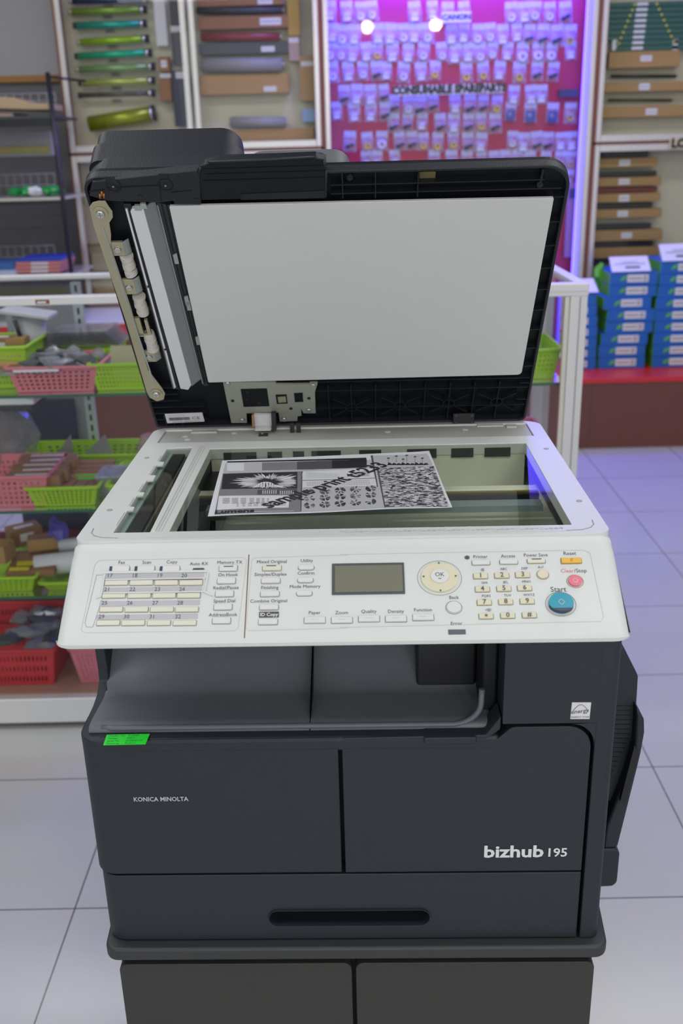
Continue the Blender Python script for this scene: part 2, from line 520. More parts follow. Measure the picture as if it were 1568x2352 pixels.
# drawer handle recess: pill shaped cup
hx0, hz0 = fxz(620, 2118); hx1, hz1 = fxz(985, 2070)
hz0, hz1 = -0.4555, -0.4340
hx0, hx1 = -0.0915, 0.0925
def bool_cut(ob, cutter_bm):
    me = bpy.data.meshes.new('c'); cutter_bm.bm.to_mesh(me)
    for v in me.vertices: v.co.z += ZB
    co = bpy.data.objects.new('c', me); COL.objects.link(co); co.matrix_world = ob.parent.matrix_world
    bpy.context.view_layer.update(); co.matrix_world = ob.matrix_world
    keep = [(m_.name, m_.width, m_.segments) for m_ in ob.modifiers if m_.type == 'BEVEL']
    for m_ in ob.modifiers: m_.show_viewport = False
    md = ob.modifiers.new('cut', 'BOOLEAN'); md.object = co; md.operation = 'DIFFERENCE'; md.solver = 'EXACT'
    nm = bpy.data.meshes.new_from_object(ob.evaluated_get(bpy.context.evaluated_depsgraph_get()))
    ob.modifiers.remove(md); ob.data = nm
    for m_ in ob.modifiers: m_.show_viewport = True
    bpy.data.objects.remove(co)
RECB = mat('recess_black', (0.006, 0.008, 0.012), 0.6, spec=0.2)
b = MB()
b.prism([(x, FY - 0.01, z) for x, z in rpoly([(hx0, hz0), (hx1, hz0), (hx1, hz1), (hx0, hz1)], 0.0105, 8)], (0, 0.036, 0), RECB)
bmesh.ops.recalc_face_normals(b.bm, faces=b.bm.faces)
bool_cut(drawer, b)
b = MB()
plate(b, rpoly([(hx0 - .001, hz0 - .001), (hx1 + .001, hz0 - .001), (hx1 + .001, hz1 + .001), (hx0 - .001, hz1 + .001)], 0.0115, 8), [], fr, FY + 0.024, FY + 0.027, RECB)
L('handle_recess', b, drawer)
b = MB()
ring_o = rpoly([(hx0 - 0.001, hz0 - 0.0025), (hx1 + 0.001, hz0 - 0.0025), (hx1 + 0.001, hz1 + 0.0008), (hx0 - 0.001, hz1 + 0.0008)], 0.012, 8)
ring_i = rpoly([(hx0, hz0), (hx1, hz0), (hx1, hz1), (hx0, hz1)], 0.0105, 8)
plate(b, ring_o, [ring_i], fr, FY - 0.0022, FY + 0.001, BODY)
L('handle_rim', b, drawer)
# right front door with the stepped top edge
pts = [fxz(797, 2003), fxz(1331, 1996), fxz(1363, 1700)]
bl = (-0.0022, -0.3815); br_ = (0.2615, -0.3815); tr_ = (0.2615, -0.1935)
door_pts = [bl, br_, tr_, (0.1775, -0.1935), (0.158, -0.2125), (-0.0022, -0.2125)]
b = MB()
b.prism([(p.x, FY, p.y) for p in rpoly(door_pts, [0.001, 0.001, 0.026, 0.012, 0.016, 0.002], 8)], (0, 0.04, 0), BODY)
fd = L('front_door', b, bevel=0.0028, seg=3)
# strip above the door with the finger grip
b = MB()
st = [(-0.0022, -0.2095), (0.150, -0.2095), (0.1655, -0.196), (0.1655, -0.180), (0.150, -0.2025), (-0.0022, -0.2045)]
b.prism([(x, FY - 0.0002, z) for x, z in st], (0, 0.03, 0), BODY)
L('front_trim', b, bevel=0.0015)
b = MB()
b.prism([(p.x, FY - 0.0045, p.y) for p in rpoly([(0.085, -0.2110), (0.140, -0.2110), (0.140, -0.2025), (0.085, -0.2025)], 0.002)], (0, 0.02, 0), BODY)
L('door_grip', b, fd, bevel=0.0015)
# right column
b = MB()
pts = rpoly([(0.2650, -0.03), (0.2650, FY), (0.2875, FY), (0.2875, 0.40), (0.2650, 0.40)], [0, 0.0, 0.013, 0, 0], 8)
b.prism([(p.x, p.y, -0.478) for p in pts], (0, 0, 0.42), BODY)
L('corner_column', b, bevel=0.0015)
b = MB()
pts = rpoly([(0.1670, -0.1905), (0.1670, -0.072), (0.2660, -0.072), (0.2660, -0.200), (0.256, -0.1905)], [0.004, 0, 0, 0, 0])
b.prism([(x, FY, z) for x, z in [(0.167, -0.1900), (0.167, -0.070), (0.2665, -0.070), (0.2665, -0.1900)]], (0, 0.48, 0), BODY)
L('upper_front_panel', b, bevel=0.0012)
b = MB()   # fillet between column and rounded door corner
c0 = [(0.2665, -0.1902), (0.2665, -0.215)]
arc = []
for i in range(9):
    t = PI / 2 * i / 8
    arc.append((0.2625 - 0.024 + 0.024 * math.cos(t) + 0.0022, -0.2165 + 0.0255 * math.sin(t)))
b.prism([(0.2668, FY + 0.0006, -0.1895)] + [(x, FY + 0.0006, z) for x, z in arc], (0, 0.02, 0), BODY)
L('panel_fillet', b)

# --- output tray: floor, rise to the back, end wall, seam
b = MB()
tp = [(-0.066, -0.2045), (-0.0665, -0.1995), (-0.062, -0.1965), (-0.052, -0.1960), (0.000, -0.2000), (0.012, -0.1970), (0.030, -0.182), (0.10, -0.120), (0.20, -0.085), (0.36, -0.060)]
def tray_seg(x0, x1):
    n = len(tp)
    vs = [(x0, y, z) for y, z in tp] + [(x1, y, z) for y, z in tp]
    b.faces(vs, [(i, i + 1, n + i + 1, n + i) for i in range(n - 1)], TRAY, True)
tray_seg(-0.2755, -0.0370); tray_seg(-0.0360, 0.158)
tr = L('output_tray', b, bevel=0)
b = MB(); b.box((-0.2755, -0.055, -0.206), (0.16, 0.36, -0.2045), BODYG); L('tray_base', b)
b = MB()
b.prism([(-0.0372, y, z - 0.0012) for y, z in tp], (0.0014, 0, 0), BODYG)
L('tray_seam', b, tr)
b = MB()   # dark exit housing on the right of the tray
b.box((0.150, -0.040, -0.2035), (0.167, 0.38, -0.072), BODYG)
b.box((0.055, 0.060, -0.165), (0.150, 0.38, -0.072), BLACK)
b.box((0.082, 0.012, -0.1985), (0.150, 0.062, -0.100), BLACK)
ex = L('exit_housing', b, bevel=0.004)
for i in range(5):
    b = MB(); p = my(1028 + 4 * i, 1490 + 36 * i, 0.058); q = my(1062 + 4 * i, 1502 + 36 * i, 0.058)
    yy = 0.058 if i < 3 else 0.009
    b.tube([(p.x, yy, p.z), (q.x, yy, q.z)], 0.0007, MGREY, 6); L('guide_rib', b, ex)
b = MB()   # raised lip round the tray's right front corner
lip = [(-0.2735, -0.010, -0.2005), (-0.2730, -0.045, -0.1995), (-0.2700, -0.056, -0.1992), (-0.2620, -0.0625, -0.1992), (-0.250, -0.0640, -0.1992), (0.118, -0.0640, -0.1992)]
lip += [(0.118 + 0.029 * math.sin(PI / 2 * k / 7), -0.0640 + .0006 * k, -0.1992 + 0.024 * (1 - math.cos(PI / 2 * k / 7))) for k in range(1, 8)] + [(0.1475, -0.058, -0.160)]
b.sweep(lip[3:], 0.0032, TRAY)
L('tray_lip', b, tr)

# --- right side units
def sp(x, y, c): p = my(x, y, c); return (p.x, p.y, p.z)
b = MB()
o = [(1395, 1480), (1434, 1490), (1463, 1548), (1466, 1556), (1461, 1640), (1452, 1735), (1405, 1840), (1395, 1845)]
b.prism([sp(x, y, 0.08) for x, y in o], (0, 0.26, 0), BODY)
su = L('side_door', b, bevel=0.004)
b = MB()
for i in range(16):
    yy = 1622 + i * 10.6
    xr = 1450 - max(0, (i - 7)) * 4.6 - i * 0.7
    b.prism([sp(1392, yy, 0.079), sp(xr, yy, 0.079), sp(xr, yy + 4.6, 0.079), sp(1392, yy + 4.6, 0.079)], (0, 0.002, 0), BLACK)
L('vent_slot', b, su)
b = MB()
o = [(1462, 1622), (1480, 1655), (1481, 1685), (1472, 1735), (1466, 1760), (1419, 1948), (1385, 1950), (1392, 1900), (1453, 1740), (1458, 1700)]
b.prism([sp(x, y, 0.065) for x, y in o], (0, 0.27, 0), BODY)
sd = L('bypass_tray', b, bevel=0.004)
b = MB()
b.prism([sp(x, y, 0.060) for x, y in [(1457, 1712), (1467, 1738), (1433, 1850), (1424, 1840)]], (0, 0.01, 0), BLACK)
L('finger_slot', b, sd)
b = MB()
o = [(1360, 1950), (1416, 1950), (1424, 1964), (1418, 2028), (1408, 2038), (1360, 2040)]
b.prism([sp(x, y, 0.065) for x, y in o], (0, 0.25, 0), BODY)
L('side_foot', b, bevel=0.004)

# --- marks on the body
b = MB()
def fm(cx, cz): return lambda x, y: (cx + x, FY - 0.0006, cz + y)
x0, z0 = fxz(302, 1836); x1, z1 = fxz(437, 1836)
text_geo(b, 'KONICA MINOLTA', 0.0078, fm((x0 + x1) / 2, z0), SILVER, sx=0.98 * 0.92, bold=0.00014)
L('maker_lettering', b)
b = MB()
x0, z0 = fxz(1112, 1957); x1, z1 = fxz(1246, 1957)
text_geo(b, 'bizhub', 0.0222, fm((x0 + x1) / 2, z0), WHITE, sx=1.14, bold=0.0006)
x0, z0 = fxz(1254, 1957); x1, z1 = fxz(1302, 1957)
text_geo(b, '195', 0.0162, fm((x0 + x1) / 2, z0 - 0.0008), WHITE, bold=0.0003)
L('model_lettering', b)
b = MB()
c = [fxz(1313, 1613), fxz(1357, 1613), fxz(1353, 1651), fxz(1309, 1651)]
b.prism([(x, FY - 0.0005, z) for x, z in c], (0, 0.0005, 0), WHITE)
es = L('energy_sticker', b); es['label'] = 'small white square sticker with an arc and script'
b = MB()
ex0, ez0 = c[3]; ew = c[2][0] - c[3][0]; eh = c[0][1] - c[3][1]
arc = [(ex0 + ew * (0.08 + 0.84 * i / 12), FY - 0.0009, ez0 + eh * (0.45 + 0.42 * math.sin(PI * i / 12))) for i in range(13)]
b.tube(arc, 0.00025, INK, 5)
text_geo(b, 'energy', 0.0068, lambda x, y: (ex0 + ew * .47 + x, FY - 0.0009, ez0 + eh * .47 + y + 0.12 * x), INK, bold=0.00005)
text_geo(b, 'ENERGY STAR', 0.0030, lambda x, y: (ex0 + ew * .5 + x, FY - 0.0009, ez0 + eh * .12 + y), INK)
L('energy_sticker_print', b, es)
b = MB()
def dq(x, y, z=-0.2022): p = mz(x, y, z); return (p.x, p.y, p.z)
gq = [dq(245, 1688), dq(344, 1686), dq(334, 1710), dq(237, 1712)]
b.prism(gq, (0, 0, 0.0004), GREENL)
b.prism([gq[3], gq[2], (gq[2][0] - 0.001, FY - 0.001, gq[2][2] - 0.0028), (gq[3][0] - 0.001, FY - 0.001, gq[3][2] - 0.0028)], (0, -0.0004, 0.0004), GREENL)
gs = L('green_label', b); gs['label'] = 'bright green handwritten service label'
b = MB()
def gf(u, v):
    a = Vector(gq[3]).lerp(Vector(gq[2]), u); c2 = Vector(gq[0]).lerp(Vector(gq[1]), u)
    p = a.lerp(c2, v); return (p.x, p.y, p.z + 0.0007)
for k, (l1, l2) in enumerate((('Number No.', 'T-3220'), ('Voltage', '220V'), ('Serial No.', 'A3PK0119'), ('Tested by', 'Robert'))):
    v = 0.86 - 0.25 * k
    text_geo(b, l1, 1.0, lambda x, y: gf(0.06 + x * 0.075, v + y * 0.2), INKGR, 'LEFT')
    text_geo(b, l2, 1.0, lambda x, y: gf(0.50 + x * 0.09, v + y * 0.22), INKGR, 'LEFT')
L('green_label_print', b, gs)

# --- scanner housing
BEDX0, BEDX1 = 0.0312 - 0.2137, 0.0312 + 0.2137
outer = rpoly([(-0.279, -0.024), (0.281, -0.024), (0.281, 0.415), (-0.279, 0.415)], [0.014, 0.014, 0.022, 0.022], 8)
bed = [(BEDX0, 0.0), (BEDX1, 0.0), (BEDX1, 0.305), (BEDX0, 0.305)]
slit = [(-0.2430, -0.001), (-0.2025, -0.001), (-0.2095, 0.318), (-0.2419, 0.315)]
slit = [(-0.2425, -0.001), (-0.2030, -0.001), (-0.2085, 0.316), (-0.2425, 0.312)]
back = [(-0.262, 0.338), (0.262, 0.338), (0.262, 0.404), (-0.262, 0.404)]
b = MB()
plate(b, outer, [bed, slit, back], lambda x, y, d: (x, y, d), 0.003, -0.012, CREAM)
scan = L('scanner_housing', b, bevel=0.0022, seg=3)
b = MB()
ins = rpoly([(-0.2775, -0.022), (0.2795, -0.022), (0.2795, 0.4135), (-0.2775, 0.4135)], [0.013, 0.013, 0.02, 0.02], 8)
ins2 = rpoly([(-0.268, -0.010), (0.270, -0.010), (0.270, 0.404), (-0.268, 0.404)], [0.02] * 4, 6)
plate(b, ins, [ins2], lambda x, y, d: (x, y, d), -0.010, -0.072, CREAM)
L('housing_side', b, scan, bevel=0.003)
b = MB()
b.box((-0.268, -0.012, -0.068), (0.270, 0.405, -0.062), INTERC)
L('scanner_floor', b, scan)
b = MB()
b.box((-0.262, 0.338, -0.008), (0.262, 0.404, 0.0008), REARGREY)
rs = L('rear_strip', b, scan, bevel=0.001)
for x, y in ((425, 1003), (498, 1022), (537, 995), (890, 992), (1068, 987), (430, 1010), (595, 1016)):
    b = MB(); p = mz(x, y, 0.0008); b.cyl((p.x, p.y, 0.0006), (p.x, p.y, 0.0014), 0.0042, WHITE, 12); L('white_stud', b, scan)
for x0, x1, y in ((440, 498, 993), (1095, 1155, 978), (1162, 1185, 980)):
    b = MB(); p = mz(x0, y, 0.0008); q = mz(x1, y, 0.0008)
    b.prism([(p.x, p.y - .006, 0.0006), (q.x, p.y - .006, 0.0006), (q.x, p.y + .006, 0.0006), (p.x, p.y + .006, 0.0006)], (0, 0, 0.002), CREAM2); L('raised_pad', b, scan)
b = MB()
for i in range(9):
    p = mz(560 + i * 78, 1012 - i * 1.2, 0.0008)
    b.box((p.x - .03, p.y - .0010, 0.0005), (p.x + .026, p.y - .0004, 0.0012), GROOVE)
L('rear_strip_detail', b, scan)
b = MB()      # screw caps on the rim
for x, y in ((337, 1052), (252, 1172), (1254, 1031), (1330, 1151)):
    b = MB(); p = mz(x, y, 0.003); b.cyl((p.x, p.y, 0.0028), (p.x, p.y, 0.0036), 0.0034, GROOVE, 14); L('rim_screw_cap', b, scan)
b = MB()      # seam lines on the top face near the front corners
for xs, sg in ((-0.279, 1), (0.281, -1)):
    pts = [Vector((xs + sg * 0.012, 0.012, 0.0031)), Vector((xs + sg * 0.013, 0.0, 0.0031)), Vector((xs + sg * 0.018, -0.009, 0.0031)), Vector((xs + sg * 0.028, -0.015, 0.0031)), Vector((xs + sg * 0.045, -0.017, 0.0031))]
    b.tube(pts, 0.0006, GROOVE, 5)
b.box((-0.234, -0.0185, 0.0028), (0.236, -0.0178, 0.0033), CREAM2)
L('housing_seam', b, scan)
b = MB()      # scale marks and fine print strips at the glass edge
for i in range(46):
    x = 0.000 + i * 0.0051
    for r in range(3):
        if (i * 7 + r * 3) % 5 != 0: b.box((x, -0.0125 + r * 0.0018, 0.0028), (x + 0.0042, -0.0118 + r * 0.0018, 0.0033), BAND)
b.box((-0.022, -0.0132, 0.0028), (-0.0214, -0.0075, 0.0033), BAND)
b.box((0.232, -0.0132, 0.0028), (0.2326, -0.0075, 0.0033), BAND)
L('front_fine_print', b, scan)
b = MB()
for i, s in enumerate(('A5', 'B5', '8.5x11', 'A4', 'B5', '8.5x14', 'A4', 'B4', '11x17', 'A3')):
    text_geo(b, s, 0.0060, lambda x, y, i=i: (0.01 + i * 0.022 + x, 0.322 + y, 0.0032), WHITE)
L('paper_size_marks', b, scan)
# bed rim, platen glass, ridge between slit and bed
b = MB()
for dx, wd, h in ((-0.2005, 0.003, 0.0045), (-0.1955, 0.0015, 0.0038), (-0.1915, 0.001, 0.0036)):
    b.box((dx, 0.0, 0.0025), (dx + wd, 0.318, h), CREAM2 if wd < .002 else CREAM)
L('separator_ridge', b, scan, bevel=0.0006)
b = MB()
b.faces([(BEDX0, 0, 0.0022), (BEDX1, 0, 0.0022), (BEDX1, 0.305, 0.0022), (BEDX0, 0.305, 0.0022)], [(0, 1, 2, 3)], PLATEN)
pg = L('platen_glass', b)
b = MB()
b.faces([(-0.2425, -0.001, 0.0012), (-0.2030, -0.001, 0.0012), (-0.2085, 0.316, 0.0012), (-0.2425, 0.312, 0.0012)], [(0, 1, 2, 3)], PLATEN)
L('feeder_slit_glass', b)
b = MB()
b.box((-0.2425, 0.0, -0.010), (-0.2350, 0.312, -0.004), mat('teal_grey_strip', (0.35, 0.45, 0.44), 0.3))
b.box((-0.2340, -0.001, -0.014), (-0.2190, 0.312, -0.006), BLACK)
b.box((-0.2188, -0.001, -0.045), (-0.2165, 0.312, -0.010), mat('olive_grey', (0.20, 0.20, 0.16), 0.5))
b.box((-0.2160, 0.16, -0.020), (-0.2050, 0.30, -0.012), DGREY)
L('slit_bar', b, scan)
b = MB()      # notched tabs along the slit's left edge
for y0, y1, wd in ((0.070, 0.078, .006), (0.120, 0.128, .007), (0.176, 0.192, .008), (0.238, 0.248, .008)):
    b.prism([(p.x, p.y, 0.0) for p in rpoly([(-0.2445, y0 - .002), (-0.2425 + wd, y0), (-0.2425 + wd, y1), (-0.2445, y1 + .002)], [0, .0015, .0015, 0])], (0, 0, 0.0034), CREAM)
for y0, y1 in ((0.082, 0.108), (0.132, 0.160), (0.196, 0.232), (0.252, 0.275), (0.02, 0.060)):
    b.box((-0.2445, y0, 0.0028), (-0.2436, y1, 0.0034), GROOVE)
L('slit_tab', b, scan, bevel=0.0006)
# inside of the scanner
b = MB()
b.box((BEDX0 - 0.004, -0.002, -0.062), (BEDX0 - 0.001, 0.31, 0.0012), BLACK)
b.box((BEDX0 - 0.001, 0.10, -0.062), (BEDX0 + 0.030, 0.31, -0.050), BLACK)
b.box((BEDX0 - 0.001, 0.0, -0.060), (BEDX0 + 0.014, 0.31, -0.030), BLACK)
b.box((BEDX0 + 0.018, 0.0, -0.0625), (BEDX0 + 0.05, 0.10, -0.052), MGREY)
L('drive_cover', b, scan)
b = MB()      # back inner wall with black louvres
b.box((BEDX0, 0.306, -0.062), (BEDX1, 0.309, 0.001), INTERC)
for x0, x1 in ((-0.165, -0.120), (-0.105, -0.085), (-0.07, -0.055), (-0.045, -0.005), (0.02, 0.05), (0.085, 0.125), (0.145, 0.175), (0.19, 0.225)):
    b.box((x0, 0.3045, -0.016), (x1, 0.3065, -0.003), DGREY)
L('inner_back_wall', b, scan)
b = MB()
b.box((-0.19, 0.190, -0.034), (0.243, 0.214, -0.026), INTERC)
b.box((-0.19, 0.186, -0.030), (0.243, 0.190, -0.024), mat('ochre_edge', (0.28, 0.20, 0.03), 0.5))
b.box((-0.19, 0.180, -0.036), (0.243, 0.186, -0.026), BLACK)
b.box((-0.19, 0.150, -0.038), (0.243, 0.172, -0.030), mat('mirror_blue_grey', (0.20, 0.27, 0.30), 0.25))
L('lamp_carriage', b, scan)
b = MB()
b.box((0.095, -0.001, -0.062), (0.103, 0.10, -0.050), INTERC)
for p0, p1 in (((0.150, 0.12), (0.162, 0.0)), ((0.160, 0.085), (0.205, 0.04)), ((0.245, 0.11), (0.200, 0.01)), ((-0.12, 0.12), (-0.02, 0.02)), ((-0.1, 0.0), (-0.11, 0.09)), ((0.04, 0.02), (0.055, 0.13))):
    d = Vector((p1[0] - p0[0], p1[1] - p0[1], 0)).normalized(); nn = Vector((-d.y, d.x, 0)) * 0.0012
    a_, c_ = Vector((p0[0], p0[1], -0.062)), Vector((p1[0], p1[1], -0.062))
    b.prism([a_ - nn, c_ - nn, c_ + nn, a_ + nn], (0, 0, 0.018), CREAM2)
for i in range(9):
    b.box((0.028 + i * 0.0032, 0.01, -0.0625), (0.0295 + i * 0.0032, 0.052, -0.058), MGREY)
L('inner_rib', b, scan)
b = MB()
b.box((0.100, 0.030, -0.062), (0.114, 0.040, -0.012), DGREY); b.box((0.098, 0.020, -0.062), (0.116, 0.030, -0.050), DGREY)
b.box((0.1, 0.018, -0.05), (0.106, 0.0205, -0.04), WHITE); b.cyl((0.15, 0.012, -0.062), (0.15, 0.012, -0.052), 0.005, BLACK)
b.cyl((0.116, 0.016, -0.062), (0.116, 0.016, -0.05), 0.002, SCREW)
L('sensor_post', b, scan)

# --- control panel
PA, PB = Vector((0, -0.0400, -0.0085)), Vector((0, -0.1135, -0.0660))
PV = (PA - PB).normalized(); PN = Vector((1, 0, 0)).cross(PV).normalized()
def pp(x, y):
    """pixel on the panel face -> (u, v)"""
    p = mpl(x, y, PB, PN); return p.x, (p - PB).dot(PV)
def P3(u, v, h=0.0): return Vector((u, 0, 0)) + PB + PV * v + PN * h
b = MB()
prof = [(-0.001, 0.0002), (-0.0262, 0.0004), (-0.0300, -0.0028), (-0.0335, -0.0060), (-0.0400, -0.0085), (-0.1135, -0.0660), (-0.1165, -0.0700), (-0.1160, -0.0740), (-0.1120, -0.0765), (-0.02, -0.0765)]
nP = len(prof)
# loft the profile along x with rounded, slightly flared ends
sec = []
RE = 0.016
nrm = [(0, 1), (-.4, .9), (-.7, .7), (-.6, .8), (-.616, .788), (-.7, .7), (-1, 0), (-.9, -.4), (-.3, -.9), (0, -.3)]
XE0, XE1 = -0.2795, 0.2815
es_ = [0, .0012, .0035, .007, .011, .016]
ends = [(XE0 + e_, e_) for e_ in es_] + [(XE1 - e_, e_) for e_ in es_[::-1]]
for x, e_ in ends:
    ins_ = RE - math.sqrt(max(0, RE * RE - (RE - e_) ** 2)); row = []
    for (y, z), (ny, nz) in zip(prof, nrm):
        fl_ = (0.0030 - z) / 0.08 * 0.0022 * (-1 if x < 0 else 1)
        row.append((x + fl_, y - ny * ins_ * .55, z - nz * ins_ * .55))
    sec.append(row)
vs = [v for r in sec for v in r]; fs = []
for i in range(len(sec) - 1):
    for j in range(nP): fs.append((i * nP + j, i * nP + (j + 1) % nP, (i + 1) * nP + (j + 1) % nP, (i + 1) * nP + j))
fs.append(tuple(range(nP))); fs.append(tuple((len(sec) - 1) * nP + j for j in range(nP))[::-1])
b.faces(vs, fs, CREAM, False)
cpn = L('control_panel', b, bevel=0.0012, seg=2)
b = MB()
l = mpl(576, 1262, PB, PN)
for (xa, ya), (xb, yb) in (((575, 1278), (557, 1470)),):
    ua, va = pp(xa, ya); ub, vb = pp(xb, yb)
    um = (ua + ub) / 2
    b.prism([P3(um - .0005, 0.0, -0.0004), P3(um + .0005, 0.0, -0.0004), P3(um + .0005, 0.0935, -0.0004), P3(um - .0005, 0.0935, -0.0004)], PN * 0.0006, mat('brown_seam', (0.16, 0.10, 0.07), 0.6))
L('panel_seam', b, cpn)
# engraved outlines
def stroke(b, pix, wd, mt, h=0.00035, close=False):
    pts = [P3(*pp(x, y)) for x, y in pix]
    if close: pts.append(pts[0])
    for a_, c_ in zip(pts[:-1], pts[1:]):
        d = (c_ - a_).normalized(); s_ = PN.cross(d) * wd / 2
        b.prism([a_ - s_, c_ - s_, c_ + s_, a_ + s_], PN * h, mt)
def Z1(x, y): return (130 + x * 0.4273, 1230 + y * 0.4273)
def Z2(x, y): return (780 + x * 0.4273, 1230 + y * 0.4273)
b = MB()
def rect_uv(x0, y0, x1, y1, Z):
    u0, v0 = pp(*Z(x0, (y0 + y1) / 2)); u1, v1 = pp(*Z(x1, (y0 + y1) / 2))
    _, va = pp(*Z((x0 + x1) / 2, y1)); _, vb = pp(*Z((x0 + x1) / 2, y0))
    return u0, va, u1, vb
def ring(b, u0, v0, u1, v1, wd, r, mt, h=0.0003):
    o_ = rpoly([(u0 - wd, v0 - wd), (u1 + wd, v0 - wd), (u1 + wd, v1 + wd), (u0 - wd, v1 + wd)], r + wd, 4)
    i_ = rpoly([(u0, v0), (u1, v0), (u1, v1), (u0, v1)], r, 4)
    plate(b, o_, [i_], lambda x, y, d: P3(x, y, d), -0.0002, h, mt)
stroke(b, [Z1(134, 500), Z1(205, 160), Z1(222, 138), Z1(240, 133), Z1(1000, 118), Z1(1022, 130), Z1(975, 495), Z1(960, 512), Z1(160, 523), Z1(134, 515)], 0.0005, CREAM2, close=True)
stroke(b, [Z1(1018, 500), Z1(1048, 135), Z1(1062, 120), Z1(1568, 105)], 0.0005, CREAM2)
stroke(b, [Z2(0, 102), Z2(1310, 78), Z2(1345, 95), Z2(1418, 440), Z2(1400, 462), Z2(0, 495)], 0.0005, CREAM2)
stroke(b, [Z1(1018, 500), Z1(1030, 512), Z1(1568, 497)], 0.0005, CREAM2)
L('engraved_outline', b, cpn)
b = MB()   # white flip frame round the dial keys
fx = [Z1(250, 206), Z1(812, 196), Z1(806, 300), Z1(840, 322), Z1(830, 332), Z1(795, 318), Z1(780, 268)]
def rbox(b, u0, v0, u1, v1, r, h0, h1, mt):
    b.prism([P3(p.x, p.y, h0) for p in rpoly([(u0, v0), (u1, v0), (u1, v1), (u0, v1)], r, 4)], PN * (h1 - h0), mt)
u0, v0, u1, v1 = rect_uv(238, 225, 800, 232, Z1)
for (x0, y0, x1, y1) in ((262, 232, 800, 240), (262, 196, 806, 203), (250, 304, 792, 312)):
    a_ = rect_uv(x0, y0, x1, y1, Z1); rbox(b, a_[0], a_[1], a_[2], a_[3], 0.0006, 0, 0.0016, KEYW)
stroke(b, [Z1(250, 208), Z1(262, 198), Z1(805, 192), Z1(815, 205), Z1(795, 305), Z1(840, 325)], 0.0016, KEYW, 0.0018)
stroke(b, [Z1(262, 200), Z1(240, 330), Z1(212, 338)], 0.0016, KEYW, 0.0018)
L('key_frame', b, cpn, bevel=0.0004)
b = MB()
stroke(b, [Z1(245, 212), Z1(215, 212), Z1(152, 470), Z1(160, 492), Z1(195, 492), Z1(243, 345)], 0.0005, GROOVE, 0.0003)
stroke(b, [Z1(262, 246), Z1(785, 236)], 0.0005, GROOVE, 0.002)
stroke(b, [Z1(245, 318), Z1(775, 310)], 0.0005, GROOVE, 0.002)
L('frame_groove', b, cpn)
def key(x0, y0, x1, y1, Z, mt, r=0.0012, h=0.0022, name='key', rim=True, label=None):
    u0, v0, u1, v1 = rect_uv(x0, y0, x1, y1, Z)
    b = MB()
    rbox(b, u0, v0, u1, v1, r, -0.0004, h, mt)
    if rim: ring(b, u0 - 0.0003, v0 - 0.0003, u1 + 0.0003, v1 + 0.0003, 0.0005, r, GROOVE, 0.0003)
    o = L(name, b, cpn, bevel=0.0004)
    if label: o['label'] = label
    return (u0 + u1) / 2, (v0 + v1) / 2
txt = MB()
def ptext(s, x, y, Z, size, mt=INK, bold=0.0, sx=1.0, h=0.0004, uv=None):
    u, v = uv if uv else pp(*Z(x, y))
    text_geo(txt, s, size, lambda a_, c_: P3(u + a_, v + c_, h), mt, bold=bold, sx=sx)
TS = 0.0052
# left block
for s, x, y, kx in (('Fax', 350, 146, 295), ('Scan', 485, 145, 430), ('Copy', 620, 143, 565)):
    ptext(s, x, y, Z1, TS)
    key(kx - 8, 168, kx + 96, 198, Z1, KEYW)
    b = MB(); a_ = rect_uv(kx - 8, 172, kx + 6, 196, Z1); rbox(b, *a_, 0.0003, 0.0022, 0.0027, mat('navy_lamp', (0.05, 0.06, 0.13), 0.3)); L('indicator_lamp', b, cpn)
ptext('Auto RX', 765, 153, Z1, TS)
key(735, 178, 790, 187, Z1, LCDF, r=0.0008, h=0.001, name='indicator_lamp')
for s, y, kx in (('Memory TX', 145, 870), ('On Hook', 212, 860), ('Redial/Pause', 282, 850), ('Speed Dial', 353, 842), ('AddressBook', 427, 834)):
    ptext(s, kx + 60, y, Z1, TS)
    k_ = key(kx + 5, y + 18, kx + 100, y + 48, Z1, KEYW)
    if s == 'Memory TX':
        rbox(txt, *rect_uv(kx + 30, y + 25, kx + 80, y + 29, Z1), 0.0002, 0.002, 0.0026, INK)
for s, y, kx in (('Mixed Original', 142, 1108), ('Simplex/Duplex', 210, 1102), ('Finishing', 281, 1097), ('Combine Original', 353, 1092)):
    ptext(s, kx + 48, y, Z1, TS)
    key(kx, y + 22, kx + 98, y + 48, Z1, KEYY2 if s[0] == 'M' else KEYW)
    if s[0] == 'M': rbox(txt, *rect_uv(kx + 20, y + 24, kx + 72, y + 28, Z1), 0.0002, 0.002, 0.0026, INK)
key(1086, 452, 1186, 480, Z1, KEYW)
rbox(txt, *rect_uv(1088, 411, 1194, 441, Z1), 0.0003, 0.0, 0.0006, PG3)
ptext('ID Copy', 1141, 427, Z1, 0.0052, WHITE, h=0.0008, bold=0.0001)
for s, y, kx in (('Utility', 136, 1300), ('Confirm', 204, 1296), ('Mode Memory', 275, 1290)):
    ptext(s, kx + 44, y, Z1, TS)
    key(kx, y + 26, kx + 82, y + 50, Z1, KEYW, r=0.0042)
n0 = 17
for r_, (yt, yk, xs) in enumerate(((217, 256, (262, 396, 530, 662)), (291, 325, (248, 384, 518, 650)), (364, 400, (234, 370, 506, 640)), (438, 472, (218, 352, 490, 628)))):
    a_ = rect_uv(xs[0] - 2, yt - 13, xs[3] + 130, yt + 13, Z1); rbox(txt, *a_, 0.0003, 0, 0.0004, BAND)
    for i, x in enumerate(xs):
        key(x, yk - 12, x + 121, yk + 12, Z1, KEYY2, r=0.0006, h=0.0018)
        ptext(str(n0), x + 24, yt, Z1, 0.0062, INK, h=0.0007); n0 += 1
